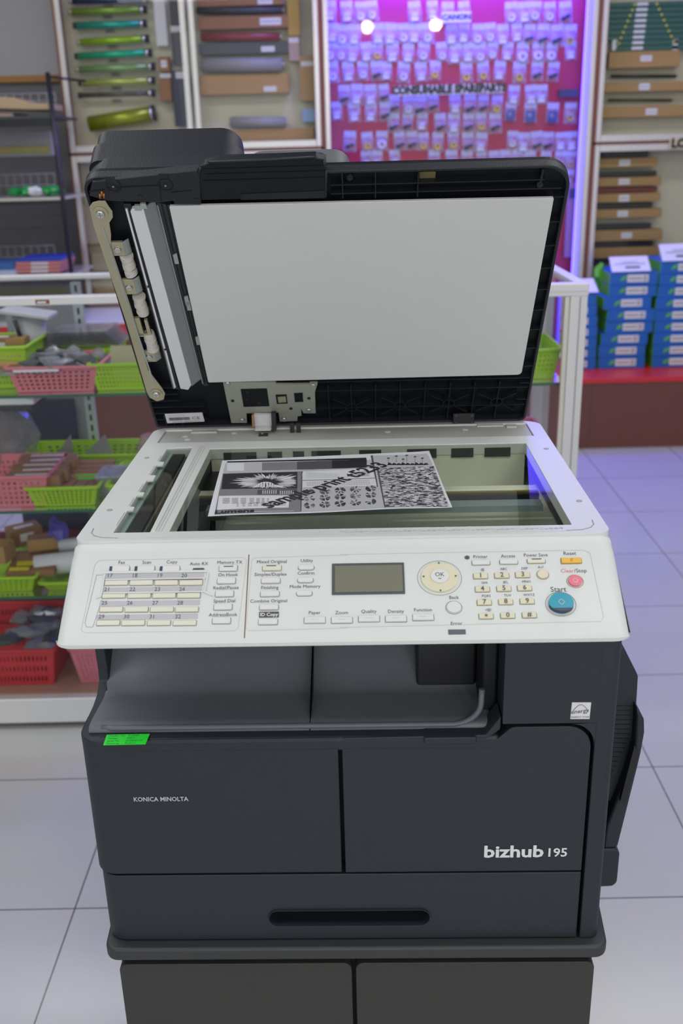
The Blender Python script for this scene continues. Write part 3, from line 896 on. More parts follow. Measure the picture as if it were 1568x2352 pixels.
# lcd
b = MB()
u0, v0, u1, v1 = rect_uv(-42, 150, 348, 318, Z2)
rbox(b, u0, v0, u1, v1, 0.0006, 0, 0.0012, LCDF)
dsp = L('display_bezel', b, cpn, bevel=0.0004)
b = MB(); rbox(b, u0 + .003, v0 + .0025, u1 - .002, v1 - .003, 0.0003, 0.001, 0.0016, LCD); L('display_screen', b, cpn)
ring_uv = pp(*Z2(538, 228))
# round parts
def disc(x, y, rx, Z, mt, h, name, rim=0.0, par=None, label=None, r_in=0, base=None):
    u, v = pp(*Z(x, y)); ru = abs(pp(*Z(x + rx, y))[0] - u)
    b = MB(); q0 = P3(u, v)
    if base: b.cyl(P3(u, v - 0.0022, -0.0005), P3(u, v - 0.0010, h * 0.55), ru * 1.0, base, 32)
    b.cyl(P3(u, v, -0.0005), P3(u, v, h), ru, mt, 32)
    if rim: b.torus(P3(u, v, 0.0002), PN, ru + rim, 0.0004, GROOVE, 32, 6)
    for vt in b.bm.verts: vt.co -= PV * ((vt.co - q0).dot(PV) * 0.12)
    o = L(name, b, cpn, bevel=0.0008)
    if label: o['label'] = label
    return u, v, ru
u, v, ru = disc(536, 228, 100, Z2, KEYY, 0.0022, 'direction_ring', rim=0.0035)
u, v, ru = disc(536, 224, 48, Z2, KEYW, 0.0034, 'ok_key', rim=0.0004)
ptext('OK', 0, 0, Z2, 0.0065, uv=(u, v + 0.0012), h=0.0037); rbox(txt, u - .0016, v - .0035, u + .0016, v - .003, 0.0002, .0034, .0038, INK)
for dx, dy in ((0, 0.0155), (0, -0.0165), (-0.0165, 0), (0.0165, 0)):
    c_ = (u + dx, v + dy); q = 0.0011
    d = Vector((dx, dy)).normalized(); s_ = Vector((-d.y, d.x))
    txt.prism([P3(c_[0] + d.x * q, c_[1] + d.y * q, .0022), P3(c_[0] - d.x * q + s_.x * q, c_[1] - d.y * q + s_.y * q, .0022), P3(c_[0] - d.x * q - s_.x * q, c_[1] - d.y * q - s_.y * q, .0022)], PN * .0005, INK)
disc(613, 388, 38, Z2, KEYW, 0.0022, 'back_key', rim=0.0012); ptext('Back', 613, 334, Z2, TS)
ptext('Error', 627, 474, Z2, TS)
b = MB(); rbox(b, *rect_uv(583, 507, 676, 532, Z2), 0.0004, -0.001, 0.0008, mat('error_lamp', (0.13, 0.13, 0.16), 0.3)); L('error_lamp', b, cpn)
for s, x, Z in (('Paper', 1386, Z1), ('Zoom', 1532, Z1), ('Quality', 156, Z2), ('Density', 301, Z2), ('Function', 447, Z2)):
    yy = 416 if s in ('Paper', 'Zoom') else (409 if s != 'Function' else 401)
    ptext(s, x, yy, Z, TS)
    key(x - 54, yy + 26, x + 56, yy + 56, Z, KEYW, r=0.0005)
    rbox(txt, *rect_uv(x - 20, yy + 38, x + 20, yy + 39.5, Z), 0.0001, 0.002, 0.0025, CREAM2)
for s, x, y in (('Printer', 755, 115), ('Access', 904, 111), ('Power Save', 1052, 106)):
    ptext(s, x, y, Z2, TS)
    key(x - 44, y + 22, x + 50, y + 44, Z2, KEYY2 if s[1] == 'o' else KEYW)
    if s[1] == 'o': rbox(txt, *rect_uv(x - 22, y + 24, x + 30, y + 28, Z2), 0.0002, 0.002, 0.0026, INK)
disc(684, 119, 11, Z2, LCDF, 0.0008, 'indicator_lamp', rim=0.0005)
ptext('Reset', 1235, 97, Z2, 0.0058); k_ = key(1190, 124, 1296, 151, Z2, ORANGE, r=0.0005, label='orange reset key')
ptext('//', 0, 0, Z2, 0.005, uv=k_, h=0.0026)
ptext('Clear', 1222, 191, Z2, 0.0060, INKP); ptext('/Stop', 1293, 190, Z2, 0.0060)
u, v, ru = disc(1264, 247, 37, Z2, PINKK, 0.0026, 'stop_key', rim=0.0014, label='round pink stop key')
txt.torus(P3(u, v, 0.0027), PN, 0.0022, 0.0003, WHITE, 16, 5)
ptext('Start', 1174, 291, Z2, 0.0082)
u, v, ru = disc(1187, 369, 66, Z2, TEAL, 0.0050, 'start_key', rim=0.0030, label='large round teal start key', base=NAVYK)
for k_ in range(4):
    dd = [(0, 0.0032), (0.0032, 0), (0, -0.0032), (-0.0032, 0)]
    a_, c_ = dd[k_], dd[(k_ + 1) % 4]
    txt.tube([P3(u + a_[0], v + a_[1], 0.0053), P3(u + c_[0], v + c_[1], 0.0053)], 0.0003, WHITE, 5)
disc(1090, 211, 29, Z2, KEYY, 0.0022, 'interrupt_key', rim=0.0008); ptext('A-/?', 1080, 171, Z2, 0.0036)
for s, l_, x, y in (('1', '@', 755, 219), ('2', 'ABC', 869, 216), ('3', 'DEF', 981, 213), ('4', 'GHI', 765, 290), ('5', 'JKL', 880, 287), ('6', 'MNO', 991, 284),
                    ('7', 'PQRS', 775, 361), ('8', 'TUV', 890, 358), ('9', 'WXYZ', 1005, 355), ('*', '-/@/', 785, 435), ('0', '_ .', 901, 432), ('#', '', 1017, 429)):
    k_ = key(x - 36, y - 12, x + 38, y + 14, Z2, KEYY, r=0.0006)
    ptext(s, 0, 0, Z2, 0.0072, uv=(k_[0], k_[1] - (0.0012 if s == '*' else 0)), h=0.0026, bold=0.0001)
    if l_: ptext(l_, x + 12, y - 35, Z2, 0.0038)
L('key_lettering', txt, cpn)

# --- lid
TH = math.radians(54)
LU, LN, LY = Vector((0, -math.cos(TH), math.sin(TH))), Vector((0, math.sin(TH), math.cos(TH))), Vector((0, 0.42, 0.0))
def lp(x, y, n=0.0):
    p = mpl(x, y, LY + LN * n, LN); return (p.x, (p - LY).dot(LU))
def lpv(x, y, v=0.4433):
    p = mpl(x, y, LY + LU * v, LU); return (p.x, (p - LY).dot(LN))
def L3(u, v, n=0.0): return Vector((u, 0, 0)) + LY + LU * v + LN * n
LF = lambda x, y, d: L3(x, y, d)
UL, UR, VT = -0.2790, 0.2610, 0.4433
lo = rpoly([(UL, 0.002), (UR + 0.002, 0.002), (UR - 0.002, VT), (UL, VT)], [0.008, 0.010, 0.030, 0.020], 8)
li = rpoly([(UL + 0.004, 0.006), (UR - 0.002, 0.006), (UR - 0.006, VT - 0.004), (UL + 0.004, VT - 0.004)], [0.006, 0.008, 0.027, 0.017], 8)
b = MB(); plate(b, lo, [], LF, 0.0105, 0.015, LIDB)
lid = L('scanner_lid', b); lid['label'] = 'black underside of the open document lid'
b = MB(); plate(b, lo, [li], LF, 0.0, 0.013, ADFM); L('lid_rim', b, lid, bevel=0.0015)
# ribs from photo segments, all lying on the lid underside
def rib(b, p, q, n0=0.0015, n1=0.0107, wd=0.0007, mt=LIDR):
    a_, c_ = Vector(p), Vector(q); d = (c_ - a_)
    if d.length < 1e-5: return
    d.normalize(); s_ = Vector((-d.y, d.x)) * wd
    b.prism([L3(*(a_ - s_), n0), L3(*(c_ - s_), n0), L3(*(c_ + s_), n0), L3(*(a_ + s_), n0)], LN * (n1 - n0), mt)
b = MB()
segs = []
V0, V1 = 0.010, 0.086
for i, x in enumerate((755, 807, 862, 918, 974, 1030, 1085, 1140)):
    u = lp(x, 930)[0]
    segs.append(((u, 0.008), (u, 0.088)))
for y in (874, 895, 935): 
    va = lp(1000, y)[1]; segs.append(((-0.07, va), (UR - 0.004, va)))
rc = []
for x, y in ((807, 938), (918, 934), (1030, 929), (1140, 925)):
    u, v = lp(x, y); rc.append((u, v))
    for dx, dy in ((-1, 1), (1, 1), (-1, -1), (1, -1)):
        segs.append(((u + dx * 0.0075, v + dy * 0.0055), (u + dx * 0.027, v + dy * 0.019)))
for s_ in segs: rib(b, *s_)
for u, v in rc:
    N = 20
    pts_o = [(u + 0.0088 * math.cos(2 * PI * i / N), v + 0.0088 * math.sin(2 * PI * i / N)) for i in range(N)]
    pts_i = [(u + 0.0075 * math.cos(2 * PI * i / N), v + 0.0075 * math.sin(2 * PI * i / N)) for i in range(N)]
    plate(b, pts_o, [pts_i], LF, 0.001, 0.0107, LIDR)
# top zone and right edge
for x in (786, 862, 960): 
    u = lp(x, 420)[0]; segs = ((u, 0.405), (u, VT - 0.004)); rib(b, *segs)
va = lp(900, 424)[1]; rib(b, (-0.005, va), (UR - 0.03, va)); va = lp(900, 444)[1]; rib(b, (-0.005, va), (UR - 0.01, va))
for i in range(11):
    v = 0.05 + i * 0.035; rib(b, (0.2445, v), (UR - 0.003, v))
for i in range(6):
    v = 0.02 + i * 0.014; rib(b, (UL + 0.004, v), (-0.20 if i < 3 else -0.235, v))
for i in range(9):
    v = 0.10 + i * 0.03; rib(b, (-0.236, v), (-0.222, v))
for u in (-0.275 + 0.012 * k for k in range(1, 4)): rib(b, (u, 0.006), (u, 0.03))
for u in (-0.165, -0.15): rib(b, (u, 0.006), (u, 0.095))
for v in (0.03, 0.055, 0.075): rib(b, (-0.165, v), (-0.13, v))
L('lid_rib', b, lid)
b = MB()
for (x, y) in ((803, 411), (1240, 427)):
    b = MB(); u, v = lp(x, y); b.cyl(L3(u, v, 0.001), L3(u, v, 0.011), 0.0035, LIDR, 14); b.cyl(L3(u, v, 0.0005), L3(u, v, 0.002), 0.0018, BLACK, 10)
    rib(b, (u, v), (u + 0.001, VT - 0.006), wd=0.0012); L('screw_boss', b, lid)
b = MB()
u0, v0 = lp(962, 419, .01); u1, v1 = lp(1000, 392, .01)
b.prism([L3(u0, v0, .0085), L3(u1, v0, .0085), L3(u1, v1, .0085), L3(u0, v1, .0085)], LN * 0.001, mat('gold_reflection', (0.22, 0.19, 0.09), 0.5, metal=0.5))  # solid patch standing in for a gold reflection on the lid
L('reflection_patch', b, lid)
# foam pad
b = MB()
pc = [lp(478, 879, -.002), lp(1197, 861, -.002), lp(1272, 455, -.002), lp(388, 474, -.002)]
b.prism([L3(p.x, p.y, -0.002) for p in rpoly(pc, [0.002, 0.006, 0.002, 0.002], 4)], LN * 0.004, PADW)
pad = L('white_pad', b, lid, bevel=0.0008); pad['label'] = 'large white document pressing pad'
# light clips beside the pad
b = MB()
for x, y in ((405, 592), (430, 688), (434, 700), (455, 780)):
    b = MB(); u, v = lp(x, y); b.prism([L3(u - .003, v - .008), L3(u + .002, v - .008), L3(u + .002, v + .008), L3(u - .003, v + .006)], LN * -0.002, ZINCB); L('pad_clip', b, lid)
# cover plate at the upper left and the feeder flap
b = MB()
pc = [lp(x, y, -.004) for x, y in ((206, 440), (212, 418), (452, 392), (458, 400), (462, 470), (400, 470), (398, 462), (370, 466), (245, 462), (205, 450))]
b.prism([L3(*p, -0.004) for p in pc], LN * 0.012, ADFM)
cv = L('feeder_end_plate', b, lid, bevel=0.001)
b = MB()
for x, y, r in ((260, 428, .0075), (380, 426, .0075)):
    u, v = lp(x, y, -.004); b.torus(L3(u, v, -0.0042), LN, r, 0.0012, BODYG, 20, 6); b.cyl(L3(u, v, -0.0046), L3(u, v, -0.0030), 0.0032, LIDR, 12); b.cyl(L3(u, v, -0.0050), L3(u, v, -0.004), 0.0012, MGREY, 8)
for x0, y0, x1, y1 in ((243, 405, 262, 416), (366, 398, 385, 410), (445, 456, 460, 464), (318, 448, 326, 456)):
    a_ = lp(x0, y1, -.004); c_ = lp(x1, y0, -.004)
    b.prism([L3(a_[0], a_[1], -.0046), L3(c_[0], a_[1], -.0046), L3(c_[0], c_[1], -.0046), L3(a_[0], c_[1], -.0046)], LN * .001, BLACK)
for seg in (((246, 432), (365, 426)), ((365, 426), (370, 462)), ((395, 442), (440, 438)), ((205, 440), (240, 436))):
    p, q = lp(*seg[0], -.004), lp(*seg[1], -.004); rib(b, p, q, -0.0048, -0.003, 0.0006, BODYG)
L('end_plate_detail', b, lid)
b = MB()
for x, y in ((233, 443), (238, 448), (229, 449)):
    u, v = lp(x, y, -.004); b.cyl(L3(u, v - .003, -0.0052), L3(u + 0.001, v + .003, -0.0052), 0.0011, mat('copper_spring', (0.60, 0.25, 0.05), 0.3, metal=0.7), 8)
L('copper_spring', b, lid)
b = MB()
fl = [lp(x, y, -.003) for x, y in ((462, 460), (456, 400), (470, 378), (500, 370), (725, 360), (746, 372), (750, 395), (747, 452))]
b.prism([L3(*p, -0.003) for p in fl], LN * 0.01, mat('flap_black', (0.007, 0.009, 0.014), 0.5, spec=0.3))
fp = L('feeder_flap', b, lid, bevel=0.001)
b = MB()
path = [lp(x, y, -.004) for x, y in ((455, 400), (462, 384), (480, 374), (722, 362), (742, 368), (749, 390), (747, 453))]
b.tube([L3(*p, -0.0035) for p in path], 0.0014, ADFM, 8)
for y, x0, x1 in ((388, 470, 745), (400, 470, 745), (415, 466, 745)):
    p, q = lp(x0, y, -.003), lp(x1, y - 8, -.003); rib(b, p, q, -0.0036, -0.0028, 0.0005, LIDB)
b.prism([L3(*lp(x, y, -.003), -0.0038) for x, y in ((553, 445), (745, 437), (745, 454), (553, 458))], LN * .001, BLACK)
L('flap_edge', b, lid)
# feeder body above the lid: two stacked blocks behind, thick toward the left
def block(name, u0, u1, v0, v1, n0, n1, mt, rad, bev):
    b = MB()
    o_ = rpoly([(u0, v0), (u1, v0), (u1, v1), (u0, v1)], rad, 8)
    plate(b, o_, [], LF, n0, n1, mt)
    return L(name, b, lid, bevel=bev, seg=4)
block('feeder_base', UL, -0.001, 0.02, VT, 0.0125, 0.034, ADFM, [0.01, 0.01, 0.020, 0.028], 0.007)
block('feeder_cover', -0.2765, -0.102, 0.04, VT - 0.001, 0.030, 0.062, ADFM, [0.01, 0.01, 0.03, 0.014], 0.007)
block('feeder_top', -0.2755, -0.108, 0.06, VT - 0.006, 0.050, 0.091, ADFM, [0.02, 0.02, 0.024, 0.014], 0.010)
block('document_tray', -0.10, 0.0165, 0.06, VT - 0.004, 0.012, 0.044, ADFG, [0.02, 0.02, 0.02, 0.02], 0.006)
# pressing strip in the feeder slot
def lpoly(name, pix, n, th, mt, par=lid, bev=0.0, label=None):
    b = MB(); b.prism([L3(*lp(x, y, n), n) for x, y in pix], LN * th, mt)
    o = L(name, b, par, bevel=bev)
    if label: o['label'] = label
    return o
lpoly('slot_guide', [(283, 468), (300, 468), (412, 895), (396, 893)], -0.002, 0.008, BLACK)
lpoly('slot_edge_strip', [(287, 478), (293, 478), (398, 893), (402, 893)][0:4], -0.0025, 0.003, MGREY)
b = MB()
for (xa, ya, xb, yb) in ((290, 480, 338, 655), (340, 662, 378, 800), (380, 806, 402, 890)):
    p, q = lp(xa, ya, -.003), lp(xb, yb, -.003); rib(b, p, q, -0.0035, -0.002, 0.0011, STRIPW)
L('slot_wire', b, lid)
lpoly('white_strip', [(299, 486), (303, 480), (330, 480), (440, 884), (432, 896), (414, 893)], -0.005, 0.006, STRIPW, bev=0.0008)
b = MB(); pA = [lp(x, y, -.004) for x, y in ((330, 479), (354, 466), (466, 874), (440, 886))]
b.prism([L3(*pA[0], -0.005), L3(*pA[1], 0.002), L3(*pA[2], 0.002), L3(*pA[3], -0.005)], LN * 0.004, STRIPG); L('grey_strip', b, lid)
lpoly('slot_side', [(360, 465), (391, 472), (478, 885), (468, 886)], 0.001, 0.008, mat('slot_side_dark', (0.03, 0.035, 0.042), 0.35))
b = MB()
for dx in (0, 9, 20):
    p, q = lp(362 + dx, 470, .001), lp(466 + dx * .5, 880, .001); rib(b, p, q, -0.0008, 0.002, 0.0007, MGREY if dx == 0 else LIDR)
L('slot_ridge', b, lid)
b = MB()
for x, y in ((317, 478), (330, 474)):
    u, v = lp(x, y, -.004); b.prism([L3(u - .004, v - .002, -.006), L3(u + .004, v - .002, -.006), L3(u + .003, v + .005, -.006), L3(u - .003, v + .005, -.006)], LN * .003, ZINCB)
L('strip_tab', b, lid)
# zinc arm with two screws
def circ_arm():
    A_ = Vector(lp(231, 490, -.005)); B_ = Vector(lp(359, 903, -.005))
    pts = []
    top = [(205, 476), (212, 466), (226, 462), (242, 462), (249, 474), (258, 486), (259, 500), (251, 512), (255, 540), (254, 566)]
    rgt = [(300, 705), (340, 850), (372, 892), (379, 904), (376, 918)]
    btm = [(360, 922), (344, 914), (337, 902)]
    lft = [(290, 742), (215, 520)]
    return top + rgt + btm + lft
arm = lpoly('zinc_arm', circ_arm(), -0.006, 0.0016, ZINC, bev=0.0004, label='long yellowed metal arm')
b = MB(); p, q = lp(236, 522, -.006), lp(354, 882, -.006); rib(b, p, q, -0.0068, -0.0055, 0.0009, ZINCB); L('arm_groove', b, lid)
for x, y, r in ((231, 489, .0085), (359, 903, .0085)):
    b = MB(); u, v = lp(x, y, -.006); b.cyl(L3(u, v, -0.0060), L3(u, v, -0.0078), r, ZINC, 24); b.cyl(L3(u, v, -0.0078), L3(u, v, -0.0105), r * .62, SCREW, 20, r1=r * .5)
    b.prism([L3(u - r * .4, v - .0006, -.0106), L3(u + r * .4, v - .0006, -.0106), L3(u + r * .4, v + .0006, -.0106), L3(u - r * .4, v + .0006, -.0106)], LN * .001, MGREY)
    b.prism([L3(u - .0006, v - r * .4, -.0107), L3(u + .0006, v - r * .4, -.0107), L3(u + .0006, v + r * .4, -.0107), L3(u - .0006, v + r * .4, -.0107)], LN * .001, MGREY)
    L('arm_screw', b, lid)
for i, (x, y) in enumerate(((273, 570), (299, 657), (345, 817))):
    b = MB(); u, v = lp(x, y, -.002)
    hw, hh = 0.0080, (0.010 if i != 1 else 0.012)
    b.prism([L3(u - hw, v - hh, -.004), L3(u + hw * .8, v - hh, -.004), L3(u + hw * .8, v + hh, -.004), L3(u - hw, v + hh, -.004)], LN * .004, ZINC)
    b.prism([L3(u + hw * .8, v - hh, -.004), L3(u + hw * 1.6, v - hh, 0.002), L3(u + hw * 1.6, v + hh, 0.002), L3(u + hw * .8, v + hh, -.004)], LN * .002, ZINCB)
    b.cyl(L3(u - .001, v, -.0038), L3(u - .001, v, -.0065), 0.0046, SCREW, 16, r1=.0038)
    b.prism([L3(u - .004, v - .0005, -.0068), L3(u + .002, v - .0005, -.0068), L3(u + .002, v + .0005, -.0068), L3(u - .004, v + .0005, -.0068)], LN * .0008, MGREY)
    L('zinc_block', b, lid, bevel=0.0005)
b = MB()
for pix in (((305, 730), (320, 728), (331, 768), (318, 768)), ((331, 733), (338, 733), (349, 770), (341, 770)), ((318, 764), (346, 764), (348, 771), (318, 771))):
    b.prism([L3(*lp(x, y, -.002), -0.004) for x, y in pix], LN * .004, ZINC)
L('zinc_frame', b, lid)
for x, y in ((295, 611), (323, 704), (346, 787)):
    b = MB(); u, v = lp(x, y, -.002); rnd = random.Random(x)
    n_ = 9
    for k in range(n_):
        vv = v - 0.0155 + 0.031 * k / n_
        b.cyl(L3(u + rnd.uniform(-.0006, .0006), vv, 0.001), L3(u + rnd.uniform(-.0006, .0006), vv + 0.0036, 0.001), 0.0078 + rnd.uniform(-.0008, .0006), ROLLW, 16)
    L('white_roller', b, lid, bevel=0.0004)
    b = MB(); b.prism([L3(u - .016, v - .019, .0095), L3(u + .010, v - .019, .0095), L3(u + .010, v + .019, .0095), L3(u - .016, v + .019, .0095)], LN * .001, BLACK); L('roller_well', b, lid)
# bracket plate at the bottom
def Z5(x, y): return (250 + x * .3827, 800 + y * .3827)
def z5poly(name, pts, n, th, mt, bev=0.0, label=None): return lpoly(name, [Z5(*p) for p in pts], n, th, mt, bev=bev, label=label)
z5poly('bracket_plate', [(685, 205), (1000, 203), (1005, 216), (1205, 216), (1205, 208), (1252, 208), (1236, 262), (1240, 390), (1168, 390), (1152, 362), (1155, 405), (1132, 408), (1130, 436), (1025, 440), (1018, 385), (825, 390), (828, 448), (735, 448)], -0.001, 0.003, mat('pale_zinc_plate', (0.40, 0.42, 0.36), 0.45, metal=0.35, var=0.14, scale=22), label='pale zinc bracket plate')
z5poly('bracket_opening', [(790, 246), (948, 242), (963, 348), (808, 352)], -0.0016, 0.002, LIDB)
z5poly('bracket_opening', [(1000, 280), (1066, 278), (1072, 332), (1008, 334)], -0.0016, 0.002, LIDB)
z5poly('bracket_opening', [(1110, 270), (1162, 268), (1166, 322), (1116, 324)], -0.0016, 0.002, LIDB)
z5poly('bracket_tab', [(1012, 296), (1060, 292), (1064, 324), (1018, 327)], -0.003, 0.002, ZINC)
b = MB()
for x, y in ((800, 432), (1050, 427), (1225, 224), (712, 214), (1200, 374)):
    u, v = lp(*Z5(x, y), -.002); b = MB(); b.cyl(L3(u, v, -.001), L3(u, v, -.0035), 0.0042, SCREW, 14, r1=.0034); L('bracket_screw', b, lid)
for x, y in ((742, 317), (1092, 363), (832, 263), (830, 308), (900, 328), (1200, 302)):
    u, v = lp(*Z5(x, y), -.002); b = MB(); b.cyl(L3(u, v, -.001), L3(u, v, -.0022), 0.0024, BLACK, 10); L('bracket_hole', b, lid)
b = MB()
q = [Z5(*p) for p in ((335, 396), (560, 388), (574, 440), (350, 450))]
sq = [Vector(lp(*p, -.001)) for p in q]
b.prism([L3(*p, -.001) for p in sq], LN * .001, WHITE)
ls = L('rating_label', b, lid); ls['label'] = 'white rating label with barcode'
b = MB()
def sf(x, y): 
    a_ = sq[3].lerp(sq[2], x); c_ = sq[0].lerp(sq[1], x); p = a_.lerp(c_, y); return L3(p.x, p.y, -.0013)
rnd = random.Random(3)
x = 0.08
while x < 0.62:
    wv = rnd.choice((.006, .010, .014)); b.prism([sf(x, .30), sf(x + wv, .30), sf(x + wv, .62), sf(x, .62)], LN * -.0002, INK); x += wv + rnd.choice((.006, .010))
text_geo(b, 'CE', 1.0, lambda x, y: sf(.80 + x * .19, .46 + y * .42), INK)
text_geo(b, 'A3PE PP2R A0ED022012170', 1.0, lambda x, y: sf(.5 + x * .062, .12 + y * .16), INK)
text_geo(b, 'MADE IN CHINA', 1.0, lambda x, y: sf(.3 + x * .06, .83 + y * .16), INKL)
L('rating_label_print', b, lid)
# hinges between lid and scanner
b = MB()
w0, w1 = lp(*Z5(862, 395), -.006), lp(*Z5(978, 395), -.006)
pA = mz(*Z5(876, 505), 0.004); pB = mz(*Z5(972, 503), 0.004)
top_z = [L3(w0[0], w0[1], -.008), L3(w1[0], w1[1], -.008)]
yb_ = pA.y
strip = [(top_z[0], top_z[1]), (L3(w0[0] + .001, w0[1] * .5, -.013), L3(w1[0] - .001, w1[1] * .5, -.013)), (Vector((pA.x, yb_, .006)), Vector((pB.x, yb_, .006)))]
for (a0, a1), (c0, c1) in zip(strip[:-1], strip[1:]): b.prism([a0, a1, c1, c0], (0, 0.006, 0.002), STRIPW)
L('hinge_cover', b, bevel=0.001)
b = MB()
b.box((pA.x + .006, yb_ - .010, -0.003), (pB.x - .004, yb_ - .001, 0.003), BLACK)
b.cyl((pB.x - .012, yb_ - .0055, .003), (pB.x - .012, yb_ - .0055, .0042), .0016, SCREW, 8)
b.box((pA.x - .004, yb_ + .006, .010), (pA.x - .0015, yb_ + .02, .028), mat('copper_edge', (.4, .2, .08), .4, metal=.6)); b.box((pB.x + .001, yb_ + .006, .004), (pB.x + .007, yb_ + .02, .030), BLACK)
L('hinge_foot', b)
b = MB()
for x in (671, 686):
    p = mz(x, 1000, -.003); b.box((p.x - .003, p.y, -.004), (p.x + .003, p.y + .006, 0.014), BLACK); b.box((p.x - .006, p.y - .002, -.004), (p.x + .006, p.y + .005, -.001), BLACK)
L('cable_clip', b)
b = MB()
p, q = mz(1040, 977, 0.0), mz(1088, 975, 0.0)
b.box((p.x, p.y - .002, -.004), (q.x, p.y + .02, 0.018), BLACK)
for xx in (p.x + .004, q.x - .004):
    for zz in (.004, .015): b.cyl((xx, p.y - .004, zz), (xx, p.y, zz), .0022, DGREY, 10)
L('hinge_block', b, bevel=0.001)

# ------------------------------------------------------------------ sample print lying on the glass
def mw(p): return MO + MR @ Vector(p)
SZ = 0.0034
def zq(x, y): p = mz(460 + x * .38265, 1020 + y * .38265, SZ); return Vector((p.x, p.y))
C0, C1, C2, C3 = zq(45, 441), zq(1512, 386), zq(1372, 50), zq(132, 100)   # bl, br, tr, tl
def inv(x, y):   # zoom pixel -> (s, t) on the sheet
    p = zq(x, y); s, t = .5, .5
    for _ in range(12):
        f = (C0 * (1 - s) + C1 * s) * (1 - t) + (C3 * (1 - s) + C2 * s) * t - p
        ds = (C1 - C0) * (1 - t) + (C2 - C3) * t; dt = (C3 - C0) * (1 - s) + (C2 - C1) * s
        D = ds.x * dt.y - ds.y * dt.x
        s -= (f.x * dt.y - f.y * dt.x) / D; t -= (ds.x * f.y - ds.y * f.x) / D
    return s, t
def sheet(s, t, h=0.0):
    p = (C0 * (1 - s) + C1 * s) * (1 - t) + (C3 * (1 - s) + C2 * s) * t
    wv = 0.0007 * math.sin(s * 9.5 + 0.6) * (1 - t) + 0.0009 + 0.0006 * math.sin(t * 5 + s * 3)
    if s > 0.93: wv += (s - 0.93) * 0.01
    return mw((p.x, p.y, SZ + wv + h))
pb = MB()
NX, NY = 48, 16
vs = [sheet(i / NX, j / NY) for j in range(NY + 1) for i in range(NX + 1)]
pb.faces(vs, [(j * (NX + 1) + i, j * (NX + 1) + i + 1, (j + 1) * (NX + 1) + i + 1, (j + 1) * (NX + 1) + i) for j in range(NY) for i in range(NX)], PAPER, True)
def ink(quad, mt, h=0.00012, n=None):
    q = [inv(*p) for p in quad]
    nx = n or max(1, int(max(abs(q[1][0] - q[0][0]), 0.01) * 40)); ny = max(1, int(abs(q[3][1] - q[0][1]) * 14))
    V = []
    for j in range(ny + 1):
        for i in range(nx + 1):
            a_, c_ = i / nx, j / ny
            s = (q[0][0] * (1 - a_) + q[1][0] * a_) * (1 - c_) + (q[3][0] * (1 - a_) + q[2][0] * a_) * c_
            t = (q[0][1] * (1 - a_) + q[1][1] * a_) * (1 - c_) + (q[3][1] * (1 - a_) + q[2][1] * a_) * c_
            V.append(sheet(s, t, h))
    pb.faces(V, [(j * (nx + 1) + i, j * (nx + 1) + i + 1, (j + 1) * (nx + 1) + i + 1, (j + 1) * (nx + 1) + i) for j in range(ny) for i in range(nx)], mt)
def lerpq(q, u0, v0, u1, v1):
    def f(u, v):
        return tuple((q[0][k] * (1 - u) + q[1][k] * u) * (1 - v) + (q[3][k] * (1 - u) + q[2][k] * u) * v for k in (0, 1))
    return [f(u0, v0), f(u1, v0), f(u1, v1), f(u0, v1)]
def print_photo_mat():
    mm = bpy.data.materials.new('printed_townscape'); mm.use_nodes = True
    nt = mm.node_tree; b = nt.nodes['Principled BSDF']; b.inputs['Roughness'].default_value = 0.6
    tc = nt.nodes.new('ShaderNodeTexCoord'); mp = nt.nodes.new('ShaderNodeMapping'); mp.inputs['Scale'].default_value = (52, 80, 1)
    vo = nt.nodes.new('ShaderNodeTexVoronoi'); vo.distance = 'CHEBYCHEV'; nz = nt.nodes.new('ShaderNodeTexNoise'); nz.inputs['Scale'].default_value = 1.6; nz.inputs['Detail'].default_value = 8; nz.inputs['Roughness'].default_value = .6
    nt.links.new(tc.outputs['Object'], mp.inputs[0]); nt.links.new(mp.outputs[0], vo.inputs['Vector']); nt.links.new(mp.outputs[0], nz.inputs['Vector'])
    ad = nt.nodes.new('ShaderNodeMix'); ad.data_type = 'RGBA'; ad.inputs[0].default_value = .62
    nt.links.new(vo.outputs['Color'], ad.inputs[6]); nt.links.new(nz.outputs['Fac'], ad.inputs[7])
    bw = nt.nodes.new('ShaderNodeRGBToBW'); nt.links.new(ad.outputs[2], bw.inputs[0])
    rp = nt.nodes.new('ShaderNodeValToRGB'); rp.color_ramp.elements[0].position = .40; rp.color_ramp.elements[0].color = (.015, .015, .02, 1); rp.color_ramp.elements[1].position = .60; rp.color_ramp.elements[1].color = (.62, .62, .66, 1)
    nt.links.new(bw.outputs[0], rp.inputs[0]); nt.links.new(rp.outputs[0], b.inputs['Base Color'])
    return mm
TOWN = print_photo_mat()
ink([(85, 432), (1495, 380), (1360, 66), (150, 112)], PG1)                       # grey ground
ink([(85, 432), (600, 412), (610, 165), (135, 180)], PG2, .00018)
ink([(604, 408), (1108, 388), (1058, 262), (612, 272)], PG1, .0002)
ink([(158, 114), (998, 98), (995, 88), (162, 106)], PBK, .0003)
ink([(150, 118), (1030, 100), (1022, 76), (152, 100)], PAPER, .0002); ink([(162, 114), (996, 97), (994, 88), (162, 106)], PBK, .0003)
for i, (x0, x1, mt) in enumerate(((160, 262, PAPER), (262, 370, PG1), (370, 475, PG2), (475, 580, PG2), (580, 690, PG3), (690, 790, PG3), (790, 895, PBK), (895, 998, PBK))):
    yt = 122 - (x0 - 160) * .026; ink([(x0, yt + 44), (x1, yt + 42), (x1, yt - 5), (x0, yt - 3)], mt, .0003)
fq = [(126, 280), (582, 270), (582, 168), (138, 184)]
ink(fq, PBK, .0003)
rnd = random.Random(5)
